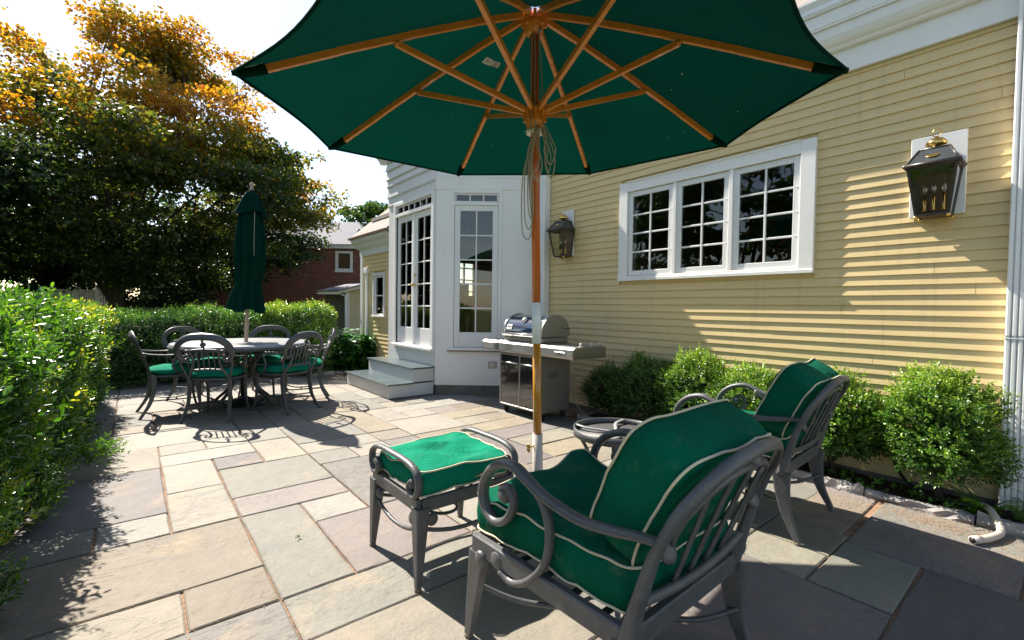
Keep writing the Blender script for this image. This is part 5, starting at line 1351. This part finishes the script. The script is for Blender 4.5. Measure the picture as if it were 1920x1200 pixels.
def shrub(label,x,y,rx,ry,h,n,seed,tone,bare=.10):
    t=thing('box_bush',label,'bush',(x,y,0),0,'box bushes along the foot of the clapboard wall')
    pos=[];dr=[];rn=[]
    while len(pos)<n:
        th=rng.uniform(0,2*PI); u=rng.uniform(-.75,1); c_=math.sqrt(1-min(1,u*u)); 
        d=Vector((c_*math.cos(th),c_*math.sin(th),u))
        lump=1+.42*nz((d.x*2.2+seed,d.y*2.2,d.z*2.2))+.10*nz((d.x*6,d.y*6+seed,d.z*6))
        dep=1-abs(rng.normal(0,.13)); k=lump*dep
        zc=h*.56
        if rng.random()<.03 and u>.3: k*=rng.uniform(1.05,1.28)
        p=(d.x*rx*k,d.y*ry*k,zc+d.z*(h*.46)*k)
        if p[2]<bare: continue
        if x+p[0]>4.02: continue
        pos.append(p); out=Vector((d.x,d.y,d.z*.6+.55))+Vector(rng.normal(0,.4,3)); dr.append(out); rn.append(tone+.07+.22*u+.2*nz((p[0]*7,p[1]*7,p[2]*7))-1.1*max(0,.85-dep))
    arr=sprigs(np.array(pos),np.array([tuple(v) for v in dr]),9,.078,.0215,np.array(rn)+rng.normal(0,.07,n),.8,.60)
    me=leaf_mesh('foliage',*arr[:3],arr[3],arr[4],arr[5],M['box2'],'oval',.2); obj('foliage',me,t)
    # tall soft shoots
    K=int(26); B=[];D_=[]
    R2=random.Random(seed)
    for k in range(K):
        a=R2.uniform(0,2*PI); r=R2.uniform(0,.75); bx,by=r*rx*math.cos(a),r*ry*math.sin(a); L=R2.uniform(.05,.17)
        z0=h*.56+h*.44*math.sqrt(max(0,1-r*r))
        for j in range(int(L/.022)): B.append((bx+R2.uniform(-.006,.006)+.15*j*.02*math.cos(a),by,z0-.04+j*.022)); D_.append((.2*math.cos(a),.2*math.sin(a),1))
    arr=sprigs(np.array(B),np.array(D_,float),4,.03,.015,np.full(len(B),.86),.8,.55)
    me=leaf_mesh('new_shoots',*arr[:3],arr[3],arr[4],arr[5],M['box2'],'oval',.2); obj('new_shoots',me,t)['kind']='stuff'
    q=MB(); R2=random.Random(seed+50)
    q.tube(smooth_path([(0,0,-.05),(.01,.0,.06),(-.01,.01,.16),(.0,0,h*.35)],4),lerp_list([.030,.022,.018,.012],13),7)
    for k in range(9):
        a=R2.uniform(0,2*PI); e=R2.uniform(.5,.85)
        q.tube(smooth_path([(0,0,.10+.01*k),(.3*rx*math.cos(a),.3*ry*math.sin(a),h*.32),(e*rx*math.cos(a),e*ry*math.sin(a),h*R2.uniform(.5,.85))],4),lerp_list([.010,.007,.003],9),5)
    q.build('stem',M['bark'],t)
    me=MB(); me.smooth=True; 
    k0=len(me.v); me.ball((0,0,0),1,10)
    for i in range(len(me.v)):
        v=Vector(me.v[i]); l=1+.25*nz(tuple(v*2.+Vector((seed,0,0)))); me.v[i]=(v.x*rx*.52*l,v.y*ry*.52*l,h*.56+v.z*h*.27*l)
    me.build('shade_core',M['core'],t)  # solid dark ball put in for the shade inside the bush
    return t
shrub('small dark box bush nearest the gas grill',3.80,3.02,.21,.24,.52,1200,1,.22,.03)
shrub('dark box bush second from the gas grill',3.79,2.58,.25,.31,.64,2000,2,.36,.03)
shrub('upright box bush below the left part of the kitchen window',3.78,2.07,.25,.27,.72,2100,3,.60,.03)
shrub('box bush below the right end of the kitchen window behind the second armchair',3.78,1.60,.25,.26,.66,2100,4,.62,.03)
shrub('loose box bush with bare stem left of the last bush',3.80,1.06,.22,.25,.66,2400,5,.56,.19)
shrub('rounded box bush beside the white downspout, rightmost of the row',3.78,.50,.22,.245,.74,3000,6,.60,.2)

# hydrangea with large single leaves
hy=thing('hydrangea','leafy green hydrangea bush between the hedge end and the steps','shrub',(2.85,8.0,0))
lv=[]
for k in range(3):
    q=MB(); q.smooth=True; n=7; vs=[]
    for i in range(n+1):
        t_=i/n; w_=.40*math.sin(PI*min(1,t_*1.02)**.8)*(1-.15*t_); z_=-.10*t_**2+.02*k
        vs+=[(t_,-w_,z_-.05*w_+.08*w_),(t_,0,z_),(t_,w_,z_+.08*w_)]
    q.add(vs,[(i*3+j,i*3+j+1,(i+1)*3+j+1,(i+1)*3+j) for i in range(n) for j in (0,1)])
    me=bpy.data.meshes.new('leaf'); me.from_pydata(q.v,[],q.f); me.polygons.foreach_set('use_smooth',[True]*len(q.f))
    at=me.attributes.new('rnd','FLOAT','POINT'); at.data.foreach_set('value',[(.3,.55,.8)[k]]*len(q.v)); me.materials.append(M['hydr']); lv.append(me)
R_=random.Random(9)
ns=0
for s in range(46):
    x=R_.uniform(-.12,.46); y=R_.uniform(-.28,.55); h=R_.uniform(.45,.80)*(1-.15*abs(x))
    if ns>=286: break
    for lvl in range(3):
        zz=h-.10*lvl-.02
        for p in range(2):
            if ns>=286: break
            a=s*1.7+lvl*PI/2+p*PI+R_.uniform(-.3,.3); L=R_.uniform(.11,.17)*(1 if lvl else .75)
            o=obj('leaf',R_.choice(lv),hy,(x+.02*math.cos(a),y+.02*math.sin(a),zz)); o.rotation_euler=(R_.uniform(-.3,.3),R_.uniform(-.35,.35)+.12*lvl,a); o.scale=(L,L,L); ns+=1
q=MB()
R_=random.Random(9)
for s in range(46):
    x=R_.uniform(-.12,.46); y=R_.uniform(-.28,.55); q.tube([(x,y,-.02),(x+.01,y,.45)],.004,5)
q.build('stem',M['fern'],hy)
K=1400; ps=np.stack([rng.uniform(-.15,.5,K),rng.uniform(-.25,.75,K),rng.uniform(.04,.62,K)],1); ax=rng.normal(0,1,(K,3)); ax[:,2]=ax[:,2]*.3-.1; nr=rng.normal(0,.35,(K,3)); nr[:,2]=1
fo=obj('foliage',leaf_mesh('foliage',ps,ax,nr,rng.uniform(.09,.15,K),rng.uniform(.06,.09,K),rng.uniform(0,.6,K),M['hydr'],'oval',.15),hy); fo['kind']='stuff'

# fern, weeds and fallen needles
def fronds(label,x,y,n,L,seed):
    t=thing('fern',label,'fern',(x,y,0)); R2=random.Random(seed); B=[];A=[];Nn=[];Ls=[]
    for f in range(n):
        a=R2.uniform(0,2*PI); l=L*R2.uniform(.7,1.1); c,s=math.cos(a),math.sin(a)
        for j in range(22):
            u=(j+1)/22; r=l*u; z_=.02+l*.55*math.sin(u*PI*.62); p=(r*c,r*s,z_)
            for sd in (-1,1): B.append(p); A.append((-s*sd+.5*c,c*sd+.5*s,.05)); Nn.append((0,0,1)); Ls.append(.045*(1-u)**.6*l/.2+.006)
    B=np.array(B);A=np.array(A,float);Nn=np.array(Nn,float);Ls=np.array(Ls)
    obj('frond',leaf_mesh('frond',B,A,Nn,Ls,Ls*.38,rng.uniform(.3,1,len(B)),M['fern'],'diamond',.1),t); return t
fronds('bright green fern at the foot of the last bush by the downspout',3.74,.30,9,.20,1)
fronds('low feathery fern right in front of the white downspout',3.78,.14,10,.22,2)
wd=[]
for k in range(130):
    y=rng.uniform(-.2,3.1); 
    if rng.random()<.5: y=rng.choice([.42,.9,1.0,.35,.62])+rng.normal(0,.07)
    wd.append((rng.uniform(3.66,3.85),y,.01+rng.uniform(0,.03)))
wd=np.array(wd); arr=sprigs(wd,np.array([0,0,1.])+rng.normal(0,.5,wd.shape),6,.03,.022,rng.uniform(.5,1,len(wd)),1.0,.7)
o=obj('low_weeds',leaf_mesh('low_weeds',*arr[:3],arr[3],arr[4],arr[5],M['fern'],'oval',.1)); tag(o,'small bright weeds scattered over the soil of the wall bed','weeds',kind='stuff')
K=2600; ps=[]
while len(ps)<K:
    r=rng.random()
    if r<.30: p=(rng.normal(3.42,.06),rng.normal(.45,.16)); 
    elif r<.62:                                  # lying in the joints
        i=rng.integers(-2,12); p=(GX+PT*i+rng.normal(0,.006),rng.uniform(-.2,4.5))
    elif r<.80: p=(rng.uniform(-.3,3.5),GY+PT*rng.integers(-6,10)+rng.normal(0,.006))
    else: p=(rng.uniform(3.3,3.62),rng.uniform(-.2,3.2))
    ps.append((p[0],p[1],.004+rng.uniform(0,.004)))
ps=np.array(ps); ax=rng.normal(0,1,(K,3)); ax[:,2]*=.08; 
o=obj('fallen_needles',leaf_mesh('fallen_needles',ps,ax,np.tile([[0,0,1.]],(K,1)),rng.uniform(.008,.028,K),rng.uniform(.0014,.003,K),rng.uniform(0,1,K),M['needle'],'diamond',.1)); tag(o,'dry brown pine needles lying in the joints and on the slabs','needles',kind='stuff')
K=9000; ps=np.stack([rng.uniform(1.6,3.2,K),rng.uniform(7.75,10.0,K),rng.uniform(.02,.05,K)],1); ax=rng.normal(0,1,(K,3)); ax[:,2]*=.3
ps=ps[(ps[:,1]>8.0)|(rng.random(K)<.15)]; K=len(ps); ax=ax[:K]
ps[:,2]=np.where(ps[:,1]<7.86,.004,ps[:,2])
o=obj('leaf_litter',leaf_mesh('leaf_litter',ps,ax,np.tile([[0,0,1.]],(K,1)),rng.uniform(.02,.05,K),rng.uniform(.012,.03,K),rng.uniform(0,1,K),M['needle'],'diamond',.2)); tag(o,'brown leaf litter on the ground behind the steps','litter',kind='stuff')
sg=thing('green_sprig','tiny broken green sprig lying alone on the slabs','sprig',(.62,2.42,.0))
ps=rng.normal(0,.006,(4,3)); ps[:,2]=.012; arr=sprigs(ps,rng.normal(0,1,(4,3))+np.array([0,0,.6]),4,.010,.011,np.full(4,.75)); obj('leaf_tuft',leaf_mesh('leaf_tuft',*arr[:3],arr[3],arr[4],arr[5],M['box']),sg)

# hoses
dp=thing('drain_pipe','short bent beige drain pipe lying over the edging stones','pipe',(3.5,.25,0))
q=MB(); q.tube([Vector(p)-Vector((3.5,.25,0)) for p in smooth_path([(3.275,.292,.022),(3.36,.245,.024),(3.48,.215,.028),(3.58,.235,.050),(3.66,.27,.078),(3.735,.31,.072)],7)],.0175,12); q.build('pipe',M['pipe'],dp)
q=MB(); q.tube([Vector(p)-Vector((3.5,.25,0)) for p in [(3.262,.298,.022),(3.305,.274,.0225)]],.0195,14); pe=q.build('end_collar',M['sleeve'],dp)
q=MB(); q.tube([Vector(p)-Vector((3.5,.25,0)) for p in [(3.2605,.2988,.022),(3.266,.2958,.022)]],.0150,14); q.build('opening',M['black'],dp)
bh=thing('garden_hose','thin black hose running from the drain pipe up behind the last bush','hose',(3.8,.5,0))
q=MB(); q.tube([Vector(p)-Vector((3.8,.5,0)) for p in smooth_path([(3.725,.305,.072),(3.72,.42,.05),(3.77,.55,.04),(3.90,.70,.10),(4.0,.80,.30)],7)],.010,8); q.build('hose',M['black'],bh)

# ---- trees --------------------------------------------------------
def maple(label,x,y,H,rx,rz,zc,n_cl,leaf,matn,tone,seed,trunk_r=.2,limbs=9,subs=7,per=44,top_extra=None,lo=.9,name='maple_tree',flat=.28,kindl='diamond',kcat='tree',spread=1.,vmin=-.55,lowk=.62,side=None):
    t=thing(name,label,kcat,(x,y,0)); R2=random.Random(seed); r3=np.random.default_rng(seed)
    tr=MB(); cp_=[]
    tr.tube(smooth_path([(0,0,-.2),(.03,0,.4),(0,.05,1.0),(.05,0,1.7)],5),lerp_list([trunk_r*1.35,trunk_r*1.0,trunk_r*.85,trunk_r*.7],16),12)
    nodes=[]
    for k in range(limbs):
        a=2*PI*k/limbs+R2.uniform(-.3,.3); up=R2.uniform(.25,1.); e=R2.uniform(.6,.9)
        end=Vector((math.cos(a)*rx*e*(1-.45*up),math.sin(a)*rx*e*(1-.45*up),zc+(rz*.8)*(up-.25)))
        st=Vector((.02,.02,R2.uniform(.9,1.7)*min(1,H/6)))
        mid=st.lerp(end,.45)+Vector((R2.uniform(-.3,.3),R2.uniform(-.3,.3),R2.uniform(.0,.5)))
        pth=smooth_path([st,st.lerp(mid,.4)+Vector((0,0,.15)),mid,mid.lerp(end,.6)+Vector((R2.uniform(-.25,.25),R2.uniform(-.25,.25),.1)),end],5)
        tr.tube(pth,lerp_list([trunk_r*.42,trunk_r*.30,trunk_r*.20,trunk_r*.11,.015],len(pth)),7); 
        n_=len(pth)
        nodes+=[(p,max(.012,trunk_r*.36*(1-i/n_))) for i,p in enumerate(pth) if i>4]
    NP_=np.array([tuple(p) for p,_ in nodes])
    B=[];A=[];NN=[];RN=[];SC=[]
    for c in range(n_cl):
        while True:
            v=Vector((R2.gauss(0,1),R2.gauss(0,1),R2.gauss(0,1))).normalized()
            if v.z>vmin: break
        lump=1+.16*nz((v.x*2+seed,v.y*2,v.z*2))+.08*nz((v.x*5,v.y*5,v.z*5+seed))
        r=R2.uniform(.35,1)**.45*lump
        P=Vector((v.x*rx*r,v.y*rx*r,zc+v.z*rz*r*(1 if v.z>0 else lowk)))
        if top_extra and c<top_extra[0]: P=Vector((top_extra[1]+R2.gauss(0,top_extra[3]),R2.gauss(0,.6),top_extra[2]+R2.gauss(0,.55)))
        if side and c>=n_cl-side[0]: P=Vector((side[1]+R2.gauss(0,.55),side[2]+R2.gauss(0,.8),side[3]+R2.gauss(0,.95)))
        if P.z<lo: P.z=lo+R2.uniform(0,1.2)
        i=int(np.argmin(((NP_-np.array(P))**2).sum(1)+np.maximum(0,NP_[:,2]-P.z)*2)); q0=Vector(NP_[i]); 
        m_=q0.lerp(P,.5)+Vector((R2.uniform(-.15,.15),R2.uniform(-.15,.15),R2.uniform(0,.2)))
        tr.tube(smooth_path([q0,m_,P],3),lerp_list([min(.03,nodes[i][1]),.014,.005],7),4,caps=False)
        hrel=(P.z-zc)/rz
        for s_ in range(subs):
            rad=spread*R2.uniform(.15,.62); a=R2.uniform(0,2*PI); Q=P+Vector((rad*math.cos(a),rad*math.sin(a),R2.uniform(-.32,.22)))
            if s_%2==0: tr.tube([P,P.lerp(Q,.5)+Vector((0,0,.04)),Q],[.006,.004,.002],3,caps=False)
            dirx=Vector((math.cos(a),math.sin(a),R2.uniform(-.25,.1)))
            k=per; u=spread*r3.uniform(-.30,.30,k); w=spread*r3.normal(0,.13,k); h=r3.normal(0,.075,k)
            side=Vector((-dirx.y,dirx.x,0)).normalized()
            pts=np.array(Q)[None]+u[:,None]*np.array(dirx)[None]+w[:,None]*np.array(side)[None]+np.stack([0*h,0*h,h-.25*np.abs(w)],1)
            ax=np.array(dirx)[None]*.7+r3.normal(0,.6,(k,3)); ax[:,2]-=.35
            nr=r3.normal(0,.7,(k,3)); nr[:,2]+=.8
            B.append(pts);A.append(ax);NN.append(nr)
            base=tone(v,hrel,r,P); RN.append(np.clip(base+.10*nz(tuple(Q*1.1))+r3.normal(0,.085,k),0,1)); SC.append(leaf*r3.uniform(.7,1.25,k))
    B=np.concatenate(B);A=np.concatenate(A);NN=np.concatenate(NN);RN=np.concatenate(RN);SC=np.concatenate(SC)
    tr.build('trunk',M['bark'],t)
    obj('crown',leaf_mesh('crown',B,A,NN,SC,SC*.85,RN,M[matn],kindl,.15),t)
    return t
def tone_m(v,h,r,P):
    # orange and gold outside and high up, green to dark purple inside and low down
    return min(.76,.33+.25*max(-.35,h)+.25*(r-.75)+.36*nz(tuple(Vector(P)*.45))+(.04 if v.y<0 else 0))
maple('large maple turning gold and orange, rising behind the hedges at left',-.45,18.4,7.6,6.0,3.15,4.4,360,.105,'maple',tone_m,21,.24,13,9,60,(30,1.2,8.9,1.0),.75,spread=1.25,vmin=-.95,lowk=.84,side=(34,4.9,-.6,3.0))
dk=lambda v,h,r,P:.25+.15*h+.2*nz(tuple(Vector(P)*.8))
maple('dark green tree at the far left edge behind the maple',-6.5,24,6,4.2,3.0,3.0,90,.14,'greentree',dk,33,.2,7,7,30,None,.3,'green_tree')
maple('dense green tree filling the gap low behind the maple trunk',-.5,28,6,5.5,3.6,3.2,120,.16,'greentree',dk,35,.2,7,7,30,None,.2,'green_tree')
maple('dark green tree between the brick house and the pale house',3.6,25,5,2.0,2.4,2.8,40,.13,'greentree',dk,37,.14,6,6,30,None,.4,'green_tree')
gl=lambda v,h,r,P:.55+.2*h+.2*nz(tuple(Vector(P)*.8))
c=cam_pt(700,570,38)
maple('distant green tree showing above the wing roof',c.x,c.y,10,3.0,2.6,7.3,60,.24,'greentree',gl,41,.3,7,6,26,None,3.,'green_tree')
# a low branch of the maple that hangs in front of the brick house
# trees on the camera's own side of the garden, seen only in the windows
maple('broad green tree on the lawn behind the camera',-6.,-15,8,4.2,3.6,4.2,60,.22,'greentree',gl,51,.3,7,6,24,None,.8,'green_tree')

maple('broad green tree left of the hedge, seen mirrored in the kitchen window',-8.5,7.5,8,4.0,4.0,4.4,80,.2,'greentree',gl,55,.3,7,6,26,None,.6,'green_tree')
maple('green tree further left of the hedge, mirrored in the window',-12,15,8,4.5,4.0,4.4,70,.22,'greentree',gl,57,.3,7,6,26,None,.6,'green_tree')

for (x_,y_,lb) in ((-6.2,19.5,'low dark shrub behind the white railing, leftmost'),(-.5,24.5,'low dark shrub between the white railing and the maple trunk')):
    maple(lb,x_,y_,3,2.6,1.7,1.5,60,.12,'greentree',dk,int(60+x_),.1,6,7,34,None,.1,'large_shrub',kcat='shrub')
